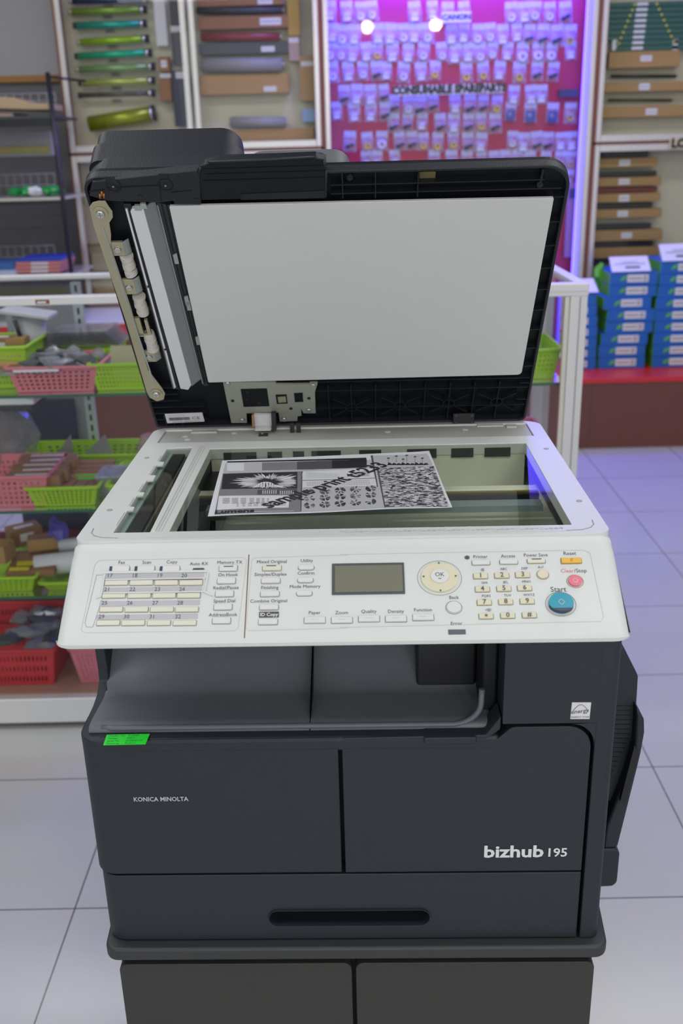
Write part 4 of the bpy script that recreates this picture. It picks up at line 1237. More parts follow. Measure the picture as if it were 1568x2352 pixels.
for k in range(64):       # petals of the flower
    a_ = 2 * PI * k / 64 + rnd.uniform(-.04, .04); cu, cv_ = .62, .42
    r0, r1 = rnd.uniform(.10, .2), rnd.uniform(.36, .54)
    def pe(r, t, wd): 
        u = cu + r * math.cos(t) * .98 - wd * math.sin(t) * .5; v = cv_ + r * math.sin(t) * 1.1 + wd * math.cos(t)
        return min(.99, max(.01, u)), min(.98, max(.02, v))
    q = [pe(r0, a_, -.012), pe((r0 + r1) / 2, a_, -.035), pe(r1, a_, 0), pe((r0 + r1) / 2, a_, .035)]
    if True:
        pq = [lerpq(fq, x, y, x, y)[0] for x, y in q]
        pts = [sheet(*inv(*p), .0004) for p in pq]; pb.faces(pts, [(0, 1, 2, 3)], rnd.choice((PAPER, PG1, PG1)))
for k in range(12):
    t = PI * k / 11
    q = [lerpq(fq, .58 + .14 * math.cos(t + d), .02 + .40 * abs(math.sin(t + d)) * (1 if e else .2), 0, 0)[0] for d, e in ((-.13, 1), (.13, 1), (.05, 0), (-.05, 0))]
    pb.faces([sheet(*inv(*p), .0005) for p in q], [(0, 1, 2, 3)], PAPER)
ink([(340, 312), (580, 304), (580, 272), (345, 284)], PG3, .0003)
for x0 in (372, 476):
    for k in range(7): ink([(x0 + k * 13, 309 - k * .5), (x0 + 7 + k * 13, 309 - k * .5), (x0 + 8 + k * 13, 286 - k * .5), (x0 + 1 + k * 13, 286 - k * .5)], PG1, .0004, 1)
ink([(100, 405), (530, 388), (536, 314), (112, 322)], PAPER, .0003)
for i, x0 in enumerate((135, 190, 243, 296, 336, 368, 400)):
    wd = 42 - i * 5
    for k in range(5): ink([(x0, 368 - k * 7), (x0 + wd, 366 - k * 7), (x0 + wd, 363 - k * 7), (x0, 365 - k * 7)], PG2, .0004, 1)
for i, x0 in enumerate((218, 252, 287, 320, 362, 415, 470)):
    for k in range(4): ink([(x0, 388 - i * 2 - k * 6), (x0 + 12 + i * 5, 387 - i * 2 - k * 6), (x0 + 12 + i * 5, 385 - i * 2 - k * 6), (x0, 386 - i * 2 - k * 6)], PG2, .0004, 1)
wq = [(612, 264), (1064, 254), (1030, 150), (610, 166)]
ink(wq, PAPER, .0003)
ink(lerpq(wq, 0, .42, 1, .46), PG2, .0004)
for k in range(26):
    u = .06 + k * .018; ink(lerpq(wq, u, .55, u + .006, .96 - k * .008), PG1, .0004, 1)
    u = .60 + k * .013; ink(lerpq(wq, u, .56, u + .005, .60 + k * .014), PG2, .0004, 1)
    for r_ in range(3): ink(lerpq(wq, .06 + k * .033, .08 + r_ * .1, .085 + k * .033, .14 + r_ * .1), PG1, .0004, 1)
rnd = random.Random(11)
for r_ in range(3):
    for c_ in range(5):
        cx, cy = 655 + c_ * 92 - r_ * 2 + r_ * 2, 290 + r_ * 42 - c_ * 5
        if r_ == 0: cy += 2
        for k in range(16):
            t = 2 * PI * k / 16; t2 = 2 * PI * (k + 1) / 16; R = 33; ry = 19
            if k % 8 == 3: continue
            q = [(cx + R * .25 * math.cos(t), cy + ry * .25 * math.sin(t)), (cx + R * math.cos(t), cy + ry * math.sin(t)), (cx + R * math.cos(t2), cy + ry * math.sin(t2)), (cx + R * .25 * math.cos(t2), cy + ry * .25 * math.sin(t2))]
            pb.faces([sheet(*inv(*p), .0004) for p in q], [(0, 1, 2, 3)], rnd.choice((PG3, PG2, PBK, PG1)))
tq = [(1112, 388), (1490, 382), (1400, 138), (1066, 150)]
ink(tq, TOWN, .0003)
ink([(1040, 142), (1395, 130), (1362, 70), (1022, 76)], PG1, .0003)
for x, y in ((1128, 92), (1176, 80), (1238, 76), (1288, 84), (1332, 94), (1216, 98)):
    ink([(x - 2, y + 36), (x + 2, y + 36), (x + 1, y), (x - 1, y)], PG2, .0004, 1); ink([(x - 10, y + 4), (x + 10, y + 3), (x + 6, y - 4), (x - 6, y - 3)], PG3, .0005, 1)
for k in range(9):
    x = 1120 + k * 27; ink([(x, 133), (x + 34, 131), (x + 24, 122), (x + 10, 116 + 3 * (k % 3))], PBK, .0004, 1)
ink([(1020, 395), (1028, 395), (1036, 76), (1020, 78)][0:0] or [(600, 410), (606, 410), (614, 165), (606, 165)], PG3, .0003)
ink([(1060, 262), (1066, 262), (1034, 74), (1022, 76)], PG3, .00035); ink([(1104, 390), (1112, 390), (1068, 150), (1058, 150)], PG3, .00035)
# lettering on the print
base_a, base_b = Vector((388, 392)), Vector((1145, 108))
def tl(x, y):
    d = (base_b - base_a); t = x / 1.0
    p = base_a + d * t
    # lettering runs along the diagonal, letters upright to it on the sheet
    return p
dS = [inv(392, 388), inv(1140, 118)]
SW, SH = (C1 - C0).length, (C3 - C0).length
A2 = Vector((dS[0][0] * SW, dS[0][1] * SH)); B2 = Vector((dS[1][0] * SW, dS[1][1] * SH)); DD = (B2 - A2).normalized(); NN = Vector((-DD.y, DD.x))
def tf(x, y):
    q = A2 + DD * x + NN * y
    s, t = q.x / SW, q.y / SH
    return sheet(s, t, .0007)
TL_ = (B2 - A2).length
text_geo(pb, 'sample print t5233', 0.0330, lambda x, y: tf(x * TL_ / 0.262 * 1.0, y + 0.004), PBK, 'LEFT', bold=0.0008)
a_ = inv(84, 424)
text_geo(pb, 'Lumens', 0.0150, lambda x, y: sheet(a_[0] + x / SW * 0.95, a_[1] + .012 + (y + 0.12 * 0) / SH, .0006), PBK, 'LEFT', bold=0.0005)
ink([(275, 420), (560, 410), (560, 406), (275, 416)], PG1, .0004)
sh = pb.build('printed_sheet')
tag(sh, 'black and white sample print sheet lying slightly askew on the scanner glass', 'paper sheet')

# ------------------------------------------------------------------ stand under the copier
st = empty('cabinet_stand', MO + Vector((0, 0, -(1.1186576))), MA)
tag(st, 'grey two-door cabinet stand carrying the copier', 'cabinet')
zt = 1.1186576 - ZB    # copier base height
def S(name, b, parent=st, **k):
    me_o = b.build(name, parent, local=True, **k)
    me_o.data.transform(Matrix.Translation((0, 0, -ZB))); return me_o
b = MB(); b.prism([(p.x, p.y, zt - 0.0185) for p in rpoly([(-0.2835, -0.0925), (0.2955, -0.0925), (0.303, 0.0), (0.303, 0.43), (-0.290, 0.43), (-0.290, 0.0)], [0.016, 0.016, 0, 0.01, 0.01, 0], 6)], (0, 0, 0.018), SLAB)
S('stand_top', b, bevel=0.004, seg=3)
b = MB(); b.box((-0.272, -0.070, 0.03), (0.284, 0.40, zt - 0.0195), BODYG); S('carcass', b)
for x0, x1 in ((-0.2705, 0.0020), (0.0065, 0.2830)):
    b = MB(); b.prism([(p.x, -0.0875, p.y) for p in rpoly([(x0, 0.05), (x1, 0.05), (x1, zt - 0.028), (x0, zt - 0.028)], 0.010, 6)], (0, 0.02, 0), STAND); S('cabinet_door', b, bevel=0.0015)
b = MB()
for x in (-0.24, 0.25):
    for y in (-0.04, 0.36): b.cyl((x, y, 0.0), (x, y, 0.032), 0.02, BLACK)
S('caster', b)

# ------------------------------------------------------------------ glass counter behind the copier
YF, YB = 2.33, 2.79
ZC = 1.190
XR, XL = 0.566, -2.6
cn = empty('glass_counter', (-0.6, 2.56, 0)); tag(cn, 'long glass display counter with white aluminium frame behind the copier', 'display counter')
def G(name, b, **k): return b.build(name, cn, **k)
b = MB(); b.box((XL, YF, 0.020), (XR, YF + .03, 0.096), ALUW); b.box((XR - .03, YF, 0.020), (XR, YB, 0.096), ALUW); b.box((XL, YB - .03, 0.020), (XR, YB, 0.096), ALUW); G('base_panel', b, bevel=.003)
b = MB(); b.box((XL + .03, YF + .05, 0.0), (XR - .05, YB - .04, 0.021), DGREY); G('plinth', b)
b = MB(); b.box((XL, YF + .03, 0.088), (XR - .03, YB - .03, 0.100), mat('board_tan', (.42, .24, .17), .6, var=.08)); G('floor_board', b)
b = MB(); b.box((XL, YF - .012, ZC - .020), (XR + .006, YF + .022, ZC), ALUW); G('front_rail', b, bevel=.003)
b = MB(); b.box((XL, YB - .015, ZC - .016), (XR, YB + .012, ZC), ALUW); G('back_rail', b, bevel=.003)
b = MB(); b.box((XR - .022, YF + .022, ZC - .020), (XR + .006, YB - .015, ZC), ALUW); b.box((XR - .14, YF - .011, ZC - .030), (XR + .006, YF + .02, ZC - .018), ALUW); G('side_rail', b, bevel=.003)
b = MB(); b.box((XR - .036, YF - .010, 0.09), (XR + .004, YF + .030, ZC - .020), ALUW); b.box((XR - .014, YF - .012, 0.09), (XR - .012, YF, ZC - .03), MGREY); b.box((XR - .048, YF - .004, .09), (XR - .036, YF + .01, ZC - .03), ALUC); G('corner_post', b, bevel=.002)
b = MB(); b.box((XR - .03, YB - .025, 0.09), (XR, YB, ZC - .016), ALUW); G('corner_post', b, bevel=.002)
for y_ in (YF, YB - .03):
    b = MB(); b.box((XL, y_, 0.09), (XL + .03, y_ + .03, ZC - .016), ALUW); G('corner_post', b, bevel=.002)
b = MB(); b.faces([(XL, YF + .004, .096), (XR - .036, YF + .004, .096), (XR - .036, YF + .004, ZC - .02), (XL, YF + .004, ZC - .02)], [(0, 1, 2, 3)], GLASSC); G('front_glass', b)
b = MB(); b.faces([(XL, YF + .02, ZC - .006), (XR - .02, YF + .02, ZC - .006), (XR - .02, YB - .01, ZC - .006), (XL, YB - .01, ZC - .006)], [(0, 1, 2, 3)], GLASSC); G('top_glass', b)
b = MB(); b.faces([(XR - .005, YF + .02, .096), (XR - .005, YB - .02, .096), (XR - .005, YB - .02, ZC - .02), (XR - .005, YF + .02, ZC - .02)], [(0, 1, 2, 3)], GLASSC); G('side_glass', b)
ZS = (0.945, 0.640, 0.395)
for z in ZS:
    b = MB(); b.faces([(XL, YF + .03, z), (XR - .03, YF + .03, z), (XR - .03, YB - .03, z), (XL, YB - .03, z)], [(0, 1, 2, 3)], GLASSC)
    b.box((XL, YF + .026, z - .006), (XR - .03, YF + .030, z + .0005), GLASSE); G('glass_shelf', b)
for x in (-0.775, 0.42):
    b = MB(); xx = at(190, 800, YB - .03).x if x < 0 else x
    b.box((xx - .014, YB - .03, .1), (xx + .014, YB - .018, ZC - .02), STEEL)
    for k in range(34):
        b.box((xx - .003, YB - .0312, .12 + k * .031), (xx + .003, YB - .0300, .12 + k * .031 + .018), BLACK)
    G('slotted_upright', b)
b = MB()
for x0, x1, mt in ((80, 112, BROWN), ):
    p, q = at(x0, 687, YF - .013), at(x1, 684, YF - .013)
    b.box((p.x, YF - .0125, p.z - .012), (q.x, YF - .0118, p.z - .002), mt)
    b.box((p.x + .004, YF - .013, p.z - .010), (q.x - .008, YF - .0123, p.z - .006), WHITE)
G('rail_sticker', b)

# perforated baskets
def basket(xl, xr, yt, yb, Y, dep, mt, zs, label, cols=13, rows=5, group=None, slots=False, name='plastic_basket', taper=.16):
    p, q = at(xl, yt, Y), at(xr, yt, Y)
    W_, zt_ = abs(q.x - p.x), (p.z + q.z) / 2
    Hh_ = zt_ - zs
    cx = (p.x + q.x) / 2
    o = empty(name, (cx, Y + dep / 2, zs))
    b = MB()
    tx, ty = W_ / 2 - .008, dep / 2 - .008
    bx, by = tx * (1 - taper), ty * (1 - taper * .8)
    def wall(a0, a1, c0, c1, nc, n_rows):
        # bottom a0-a1, top c0-c1 : grid with holes
        nu = nc * 2 + 3; nv = n_rows * 2 + 3
        us = [0] + [.07 + .86 * i / (2 * nc - 1 + 0) for i in range(2 * nc)] + [1]
        vs_ = [0] + [.10 + .72 * i / (2 * n_rows - 1) for i in range(2 * n_rows)] + [1]
        P = []
        for v in vs_:
            for u in us:
                lo_ = Vector(a0).lerp(Vector(a1), u); hi_ = Vector(c0).lerp(Vector(c1), u); P.append(lo_.lerp(hi_, v))
        nU = len(us); fs = []
        for j in range(len(vs_) - 1):
            for i in range(nU - 1):
                if j % 2 == 1 and i % 2 == 1 and 0 < i < nU - 2 and 0 < j < len(vs_) - 2: continue
                fs.append((j * nU + i, j * nU + i + 1, (j + 1) * nU + i + 1, (j + 1) * nU + i))
        b.faces(P, fs, mt)
    B = [(cx - bx, Y + dep / 2 - by, zs), (cx + bx, Y + dep / 2 - by, zs), (cx + bx, Y + dep / 2 + by, zs), (cx - bx, Y + dep / 2 + by, zs)]
    T = [(cx - tx, Y + dep / 2 - ty, zt_), (cx + tx, Y + dep / 2 - ty, zt_), (cx + tx, Y + dep / 2 + ty, zt_), (cx - tx, Y + dep / 2 + ty, zt_)]
    nc2 = max(4, int(cols * dep / W_))
    for i in range(4): wall(B[i], B[(i + 1) % 4], T[i], T[(i + 1) % 4], cols if i % 2 == 0 else nc2, rows)
    b.faces(B, [(0, 1, 2, 3)], mt)
    b.build('basket_wall', o, solid=.0022)
    b = MB()
    ro = rpoly([(cx - W_ / 2, Y), (cx + W_ / 2, Y), (cx + W_ / 2, Y + dep), (cx - W_ / 2, Y + dep)], .012, 4)
    ri = rpoly([(cx - tx + .001, Y + .009), (cx + tx - .001, Y + .009), (cx + tx - .001, Y + dep - .009), (cx - tx + .001, Y + dep - .009)], .008, 4)
    plate(b, ro, [ri], lambda x, y, d: (x, y, d), zt_ - .004, zt_ + .003, mt)
    b.build('basket_rim', o, bevel=.0015)
    tag(o, label, 'basket', group)
    return cx, W_, zt_, o
def carton(c, s, rz, mt, label, group=None, tagc=None, name='cardboard_box', tilt=0, cat='box'):
    o = empty(name, c, rz); o.rotation_euler = (tilt, 0, rz); ORG[o.name] = Vector((0, 0, 0))
    b = MB(); b.box((-s[0] / 2, -s[1] / 2, 0), (s[0] / 2, s[1] / 2, s[2]), mt); b.build('carton', o, bevel=.0012)
    if tagc:
        b = MB(); b.box((-s[0] * .22, -s[1] / 2 - .0008, s[2] * .3), (s[0] * .22, -s[1] / 2, s[2] * .75), tagc); b.box((-s[0] * .3, -s[1] * .2, s[2]), (s[0] * .3, s[1] * .1, s[2] + .0008), tagc); b.build('sticker', o)
    tag(o, label, cat, group); return o
S1, S2, S3, S0 = ZS[0] + .002, ZS[1] + .002, ZS[2] + .002, .101
G1 = 'baskets on the upper glass shelf of the counter'
cx, W_, zr, _ = basket(3, 228, 845, 912, 2.37, .21, PINK, S1, 'pink perforated basket heaped with clear parts bags on the upper counter shelf', group=G1)
b = MB(); rnd = random.Random(2)
for k in range(84):
    crumple(b, (cx + rnd.uniform(-.43, .43) * W_, 2.39 + rnd.uniform(0, .16), zr - .022 + rnd.uniform(0, .035)), (rnd.uniform(.02, .034), rnd.uniform(.018, .028), rnd.uniform(.006, .014)), rnd.choice((CLEARD, CLEARD, CLEARD, MGREY, DGREY, CLEARB, CLEARB)), k, .5, 1)
tag(b.build('bagged_parts'), 'heap of small clear plastic parts bags filling the pink basket', 'bags', kind='stuff')
b = MB(); p, q = at(30, 852, 2.368), at(135, 850, 2.368); b.box((p.x, 2.366, p.z - .004), (q.x, 2.369, p.z + .002), WHITE); tag(b.build('price_strip'), 'white strip label along the rim of the pink basket of bags', 'label')
cx, W_, zr, _ = basket(195, 345, 838, 908, 2.37, .21, LIME, S1, 'lime green basket with folded cardboard beside the pink bag basket', group=G1)
b = MB(); b.prism([(cx - .035, 2.44, S1 + .01), (cx + .08, 2.44, S1 + .01), (cx + .08, 2.46, zr + .03), (cx - .035, 2.46, zr + .03)], (0, .004, 0), mat('tan_card', (.40, .36, .24), .7)); tag(b.build('cardboard_sheet'), 'tan cardboard sheet standing inside the lime basket on the upper shelf', 'cardboard')
cx, W_, zr, _ = basket(-95, 62, 800, 880, 2.42, .21, LIME, S1, 'lime green basket cut off by the left edge of the photo, upper counter shelf', group=G1)
carton(tuple(at(12, 812, 2.55)), (.055, .05, .045), 0, KRAFT2, 'small brown box with a white side label above the left lime basket', 'brown boxes on the upper shelf', WHITE)
carton(tuple(at(44, 810, 2.55)), (.050, .05, .042), .05, KRAFT, 'plain small brown box just right of the labelled one, upper shelf', 'brown boxes on the upper shelf')
carton(tuple(at(8, 840, 2.44)), (.11, .08, .018), .5, KRAFT, 'flat brown box lying tilted in the left lime basket', 'brown boxes on the upper shelf', tilt=.2)
cx, W_, zr, _ = basket(120, 270, 800, 835, 2.60, .16, LIME, S1, 'lime green basket at the back under clear plastic sheets', group=G1)
b = MB()
for k in range(7):
    p, q = at(95, 790 - k * 5, 2.62), at(285, 795 - k * 5, 2.62)
    b.box((p.x + k * .004, 2.58, p.z), (q.x - k * .006, 2.72, p.z + .0015), CLEARD)
tag(b.build('plastic_sleeves'), 'stack of clear plastic sleeves lying across the back basket', 'plastic sleeves', kind='stuff')
# white tub with purple base and lid askew
c = at(72, 772, 2.62); tb = empty('plastic_tub', (c.x, 2.62, S1)); tag(tb, 'white plastic tub with purple base and loose lid on the upper shelf', 'tub')
b = MB(); b.cyl((c.x, 2.62, S1 + .02), (c.x, 2.62, c.z + .055), .034, mat('tub_white', (.6, .58, .64), .4), 24, r1=.044); b.build('tub_wall', tb)
b = MB(); b.cyl((c.x, 2.62, S1), (c.x, 2.62, S1 + .03), .036, mat('purple_plastic', (.2, .08, .4), .4), 24); b.build('tub_base', tb)
b = MB(); b.obox((c.x + .008, 2.60, c.z + .066), (.065, 0, -.010), (0, .045, 0), (.001, 0, .006), mat('tub_white', (.6, .58, .64), .4)); b.build('tub_lid', tb, bevel=.004)
b = MB(); p, q = at(33, 735, 2.56), at(47, 775, 2.56); b.tube([tuple(p), tuple(q)], .006, BLACK); tag(b.build('black_tube'), 'short black tube leaning against the white tub', 'tube')
# middle shelf
G2 = 'baskets on the middle glass shelf of the counter'
cx, W_, zr, _ = basket(-110, 112, 1098, 1180, 2.37, .21, PINK, S2, 'pink basket with labelled boxes, left end of the middle counter shelf', group=G2)
for k in range(5):
    carton((cx + .07 + (k % 2) * .01, 2.41 + k * .036, zr - .035 + k * .002), (.15, .034, .03), .05 * (k % 2), KRAFT2, ['front', 'second', 'third', 'fourth', 'rear'][k] + ' brown box with a white label in the pink middle shelf basket', 'labelled boxes in the pink basket', WHITE)
cx, W_, zr, _ = basket(50, 228, 1122, 1178, 2.37, .21, LIME, S2, 'lime green basket full of small brown cartons on the middle shelf', group=G2)
G2b = 'small cartons in the lime basket on the middle shelf'
for k in range(5): carton((cx - .06 + k * .033, 2.42, zr - .020), (.028, .07, .016), -.1, KRAFT2, 'flat small brown carton in the front row of the lime basket, ' + ['first', 'second', 'third', 'fourth', 'fifth'][k] + ' from the left', G2b)
carton((cx - .05, 2.475, zr - .012), (.060, .04, .040), 0, KRAFT, 'upright brown carton with a white sticker, lime basket on the middle shelf', G2b, WHITE)
carton((cx - .018, 2.53, zr - .012), (.055, .04, .045), .1, KRAFT2, 'dark brown carton behind the white stickered one, lime basket', G2b)
for k in range(4): carton((cx + .045, 2.475 + k * .028, zr - .012 + k * .004), (.11, .026, .014), 0, KRAFT2 if k else KRAFT, ['orange brown carton with a green sticker', 'long flat carton, second row back', 'long flat carton, third row back', 'long flat carton at the rear'][k] + ' in the lime basket', G2b, GREENL if k == 0 else None)
cx, W_, zr, _ = basket(238, 400, 1116, 1178, 2.37, .21, LIME, S2, 'lime basket holding a clear lidded tub, middle shelf just left of the copier', group=G2)
b = MB(); c = at(262, 1112, 2.45); b.box((c.x - .04, 2.42, c.z - .02), (c.x + .09, 2.52, c.z + .028), CLEARD); b.box((c.x - .043, 2.417, c.z + .026), (c.x + .094, 2.523, c.z + .032), CLEARB); tag(b.build('clear_tub', bevel=.004), 'clear plastic lidded tub in the lime basket beside the copier', 'tub')
cx, W_, zr, _ = basket(45, 322, 1048, 1110, 2.60, .16, LIME, S2, 'long lime green basket at the back of the middle shelf', group=G2)
for (x0, x1, yt, xa) in ((130, 168, 998, 162), (195, 258, 998, 240)):
    b = MB(); p, q, r = at(x0, 1042, 2.63), at(x1, 1042, 2.63), at(xa, yt, 2.63); b.prism([p, q, r], (0, .004, 0), MGREY)
    tag(b.build('grey_bag'), 'grey pointed plastic bag standing in the rear lime basket, ' + ('left one' if x0 < 150 else 'right one'), 'bag', 'grey pointed bags')
b = MB(); c = at(5, 1000, 2.62); crumple(b, (c.x, 2.62, c.z - .01), (.09, .05, .11), CLEARD, 5, .2); tag(b.build('clear_bag'), 'large crumpled clear grey bag at the left end of the middle shelf', 'bag')
b = MB(); c = at(345, 1040, 2.5); crumple(b, (c.x, 2.5, c.z), (.05, .03, .05), clear_plastic('pink_bag', (.5, .25, .35), .5), 6, .3); tag(b.build('pink_bag'), 'crumpled pinkish clear bag against the left side of the copier', 'bag')
# white and grey thing below the upper shelf
b = MB(); P = [at(-60, 926, 2.55), at(5, 950, 2.38), at(108, 951, 2.38), at(155, 914, 2.62)]
zz = .80
b.box((at(-40, 950, 2.5).x, 2.42, .905), (at(105, 950, 2.5).x, 2.66, .925), ALUW); b.box((at(-40, 950, 2.5).x, 2.44, .885), (at(95, 950, 2.5).x, 2.66, .905), DGREY)
tag(b.build('plastic_tray', bevel=.006), 'white topped dark tray hanging under the upper glass shelf', 'tray')
b = MB(); p, q = at(12, 922, 2.86), at(178, 1008, 2.86); b.box((p.x, 2.86, 0.0), (q.x, 2.875, p.z), DNAVY); tag(b.build('navy_board'), 'dark navy board standing at the back of the counter', 'board')
b = MB(); p, q = at(8, 690, 2.885), at(162, 775, 2.885); b.box((p.x, 2.885, 0.0), (q.x + .02, 2.90, p.z), MGREY); tag(b.build('grey_board'), 'grey board behind the white tub, upper shelf of the counter', 'board')
# third shelf
G3 = 'baskets on the lower glass shelf of the counter'
cx, W_, zr, _ = basket(-120, 84, 1330, 1388, 2.37, .28, LIME, S3, 'lime basket with tipped brown boxes and yellow stickers, lower shelf', group=G3)
G3b = 'brown boxes in the lower lime basket'
carton((cx + .085, 2.475, zr - .012), (.13, .15, .02), .10, KRAFT2, 'large flat brown box with two yellow stickers, lower lime basket', G3b)
b = MB()
for x0, y0, x1, y1 in ((38, 1290, 82, 1300), (20, 1304, 66, 1312)):
    z_ = zr + .0125; P = [atz(x0, y1, z_), atz(x1, y1 - 2, z_), atz(x1 + 2, y0 - 2, z_), atz(x0 + 2, y0, z_)]; b.prism(P, (0, 0, .001), YELLOW)
tag(b.build('yellow_sticker'), 'pair of yellow strips on the flat brown box, lower lime basket', 'stickers')
carton((cx + .09, 2.55, zr + .014), (.085, .05, .035), .25, KRAFT, 'brown box tipped across the middle of the lower lime basket', G3b)
carton((cx + .02, 2.60, zr + .012), (.09, .06, .05), .6, KRAFT2, 'brown box rotated at the rear of the lower lime basket', G3b, WHITE)
carton((cx - .01, 2.47, zr + .014), (.07, .06, .05), -.2, KRAFT, 'brown box cut off by the left photo edge, lower lime basket', G3b)
cx, W_, zr, _ = basket(84, 270, 1340, 1390, 2.37, .28, LIME, S3, 'lime basket with a white roll, lower shelf beside the copier', group=G3)
b = MB(); c = at(150, 1330, 2.48); b.cyl((c.x - .07, 2.45, zr + .018), (c.x + .12, 2.50, zr + .018), .030, WHITE, 24); b.cyl((c.x - .02, 2.53, zr + .045), (c.x + .12, 2.55, zr + .052), .018, WHITE, 20); tag(b.build('paper_roll'), 'white paper roll lying in the lower lime basket beside the copier', 'paper roll')
b = MB(); p, q = at(0, 1245, 2.74), at(300, 1280, 2.74); b.box((XL, 2.815, 0.0), (at(420, 1245, 2.82).x, 2.83, p.z), mat('dark_red_board', (.12, .01, .02), .6)); tag(b.build('dark_red_board'), 'dark red board at the back of the lower counter shelf', 'board')
b = MB(); c = at(130, 1215, 2.5); crumple(b, (c.x, 2.5, c.z), (.03, .02, .035), clear_plastic('violet_bag', (.12, .1, .6), .5), 9, .4); tag(b.build('violet_bag'), 'crumpled violet tinted clear bag hanging over the lower shelf', 'bag')
# counter floor
G4 = 'baskets on the counter floor'
cx, W_, zr, _ = basket(-130, 128, 1497, 1582, 2.38, .32, RED, S0, 'large red slotted basket with clear bags on the counter floor', cols=22, rows=3, group=G4, taper=.12)
b = MB(); rnd = random.Random(12)
for k in range(22): crumple(b, (cx + rnd.uniform(-.05, .42) * W_, 2.42 + rnd.uniform(0, .22), zr - .02 + rnd.uniform(0, .03)), (.04, .03, .014), rnd.choice((CLEARD, DGREY, MGREY, CLEARD)), 40 + k, .4, 1)
tag(b.build('bagged_parts'), 'heap of dark parts in clear bags inside the red basket', 'bags', kind='stuff')
cx, W_, zr, _ = basket(150, 330, 1492, 1582, 2.38, .32, PINK, S0, 'pink basket on the counter floor half hidden by the copier', rows=8, cols=14, group=G4)
# right end seen past the lid
cx, W_, zr, _ = basket(1130, 1296, 805, 866, 2.38, .21, LIME, S1, 'lime green basket at the right end of the counter beside the lid', group=G1)
b = MB(); rnd = random.Random(8)
for k in range(8): crumple(b, (cx + rnd.uniform(-.2, .35) * W_, 2.42 + rnd.uniform(0, .2), zr + rnd.uniform(-.01, .04)), (.03, .03, .02), rnd.choice((CLEARD, CLEARB)), 70 + k, .4, 1)
tag(b.build('clear_bags'), 'clear bags piled in the lime basket at the right end of the counter', 'bags', kind='stuff')
cx, W_, zr, _ = basket(1060, 1262, 1010, 1060, 2.40, .21, PINK, S2, 'pink basket on the middle shelf at the right end of the counter', group=G2)
cx, W_, zr, _ = basket(1040, 1240, 780, 862, 2.62, .15, PINK, S1, 'pink basket at the back of the right end of the upper shelf', group=G1)

# ------------------------------------------------------------------ low plinths along the back wall
YP = 4.87
b = MB(); b.box((-.15, YP, 0), (3.2, 5.74, .352), BROWN2)
pl = b.build('low_plinth'); tag(pl, 'low brown plinth with red top carrying stacks of blue boxes', 'plinth')
b = MB(); b.box((-.15, YP - .006, .345), (3.2, 5.74, .371), REDTOP); b.build('red_top', pl, bevel=.003)
b = MB()
for x in (1.247, 2.0): b.box((x - .002, YP - .0015, 0), (x + .002, YP, .345), DGREY)
b.build('board_joint', pl)
zl = at(245, 742, YP).z
b = MB(); b.box((-3.0, YP, 0), (-.18, 5.74, zl - .06), BROWN2)
pl2 = b.build('low_cabinet'); tag(pl2, 'brown low cabinet with red edge and white top seen through the counter at left', 'cabinet')
b = MB(); b.box((-3.0, YP - .01, zl - .06), (-.18, 5.74, zl - .004), REDTOP); b.build('red_top', pl2)
b = MB(); b.box((-3.0, YP - .008, zl - .004), (-.18, 5.74, zl), ALUW); b.build('white_top', pl2)

# ------------------------------------------------------------------ wall display cabinets
YW = 5.42
def X(x, y, Y=YW): return at(x, y, Y).x
def Z(x, y, Y=YW): return at(x, y, Y).z
ZTOP = 2.75
def cabinet(name, label, x0, x1, zb, back, mid=None):
    o = empty(name, ((x0 + x1) / 2, 5.55, zb)); tag(o, label, 'display cabinet', 'wall display cabinets')
    b = MB(); b.box((x0, 5.56, zb), (x1, 5.58, ZTOP), back); b.build('back_panel', o)
    t = .026
    b = MB(); b.box((x0, YW - .01, zb), (x0 + .012, 5.58, ZTOP), BROWN); b.box((x1 - .012, YW - .01, zb), (x1, 5.58, ZTOP), BROWN); b.box((x0, YW - .01, ZTOP - .02), (x1, 5.58, ZTOP), BROWN); b.box((x0, YW - .01, zb), (x1, 5.58, zb + .015), BROWN)
    if mid: b.box((x0, YW - .01, mid - .007), (x1, 5.56, mid + .007), BROWN)
    b.build('wood_case', o)
    rng = [(zb + .015, ZTOP - .02)] if not mid else [(zb + .015, mid - .007), (mid + .007, ZTOP - .02)]
    for (a0, a1) in rng:
        b = MB(); X0, X1 = x0 + .012, x1 - .012
        b.box((X0, YW - .018, a0), (X0 + t, YW + .01, a1), ALUC); b.box((X1 - t, YW - .018, a0), (X1, YW + .01, a1), ALUC)
        b.box((X0 + t, YW - .018, a0), (X1 - t, YW + .01, a0 + .034), ALUC); b.box((X0 + t, YW - .018, a1 - .034), (X1 - t, YW + .01, a1), ALUC)
        f = b.build('door_frame', o, bevel=.003)
        b = MB(); b.faces([(X0 + t, YW, a0 + .03), (X1 - t, YW, a0 + .03), (X1 - t, YW, a1 - .03), (X0 + t, YW, a1 - .03)], [(0, 1, 2, 3)], GLASSD); b.build('door_glass', f)
    return o
XA, XB_, XC_, XD = X(154, 313), X(740, 300), X(1359, 300), X(1359, 300) + 1.3
MIDL = Z(500, 346); MIDR = Z(1450, 328)
cabinet('wall_cabinet', 'wood edged glass cabinet with green drums and brown boxes, left of the red board', XA, XB_ + .006, zl + .001, CREAMB, MIDL)
mc = cabinet('wall_cabinet', 'wall cabinet with bright red board of hanging parts and violet light strips', XB_ - .006 + .012, XC_ + .006, .372, REDB)
cabinet('wall_cabinet', 'wood edged glass cabinet with long boxes and dark bars at the right', XC_ + .012 - .006 + .001, XD, .372, CREAMB, MIDR)
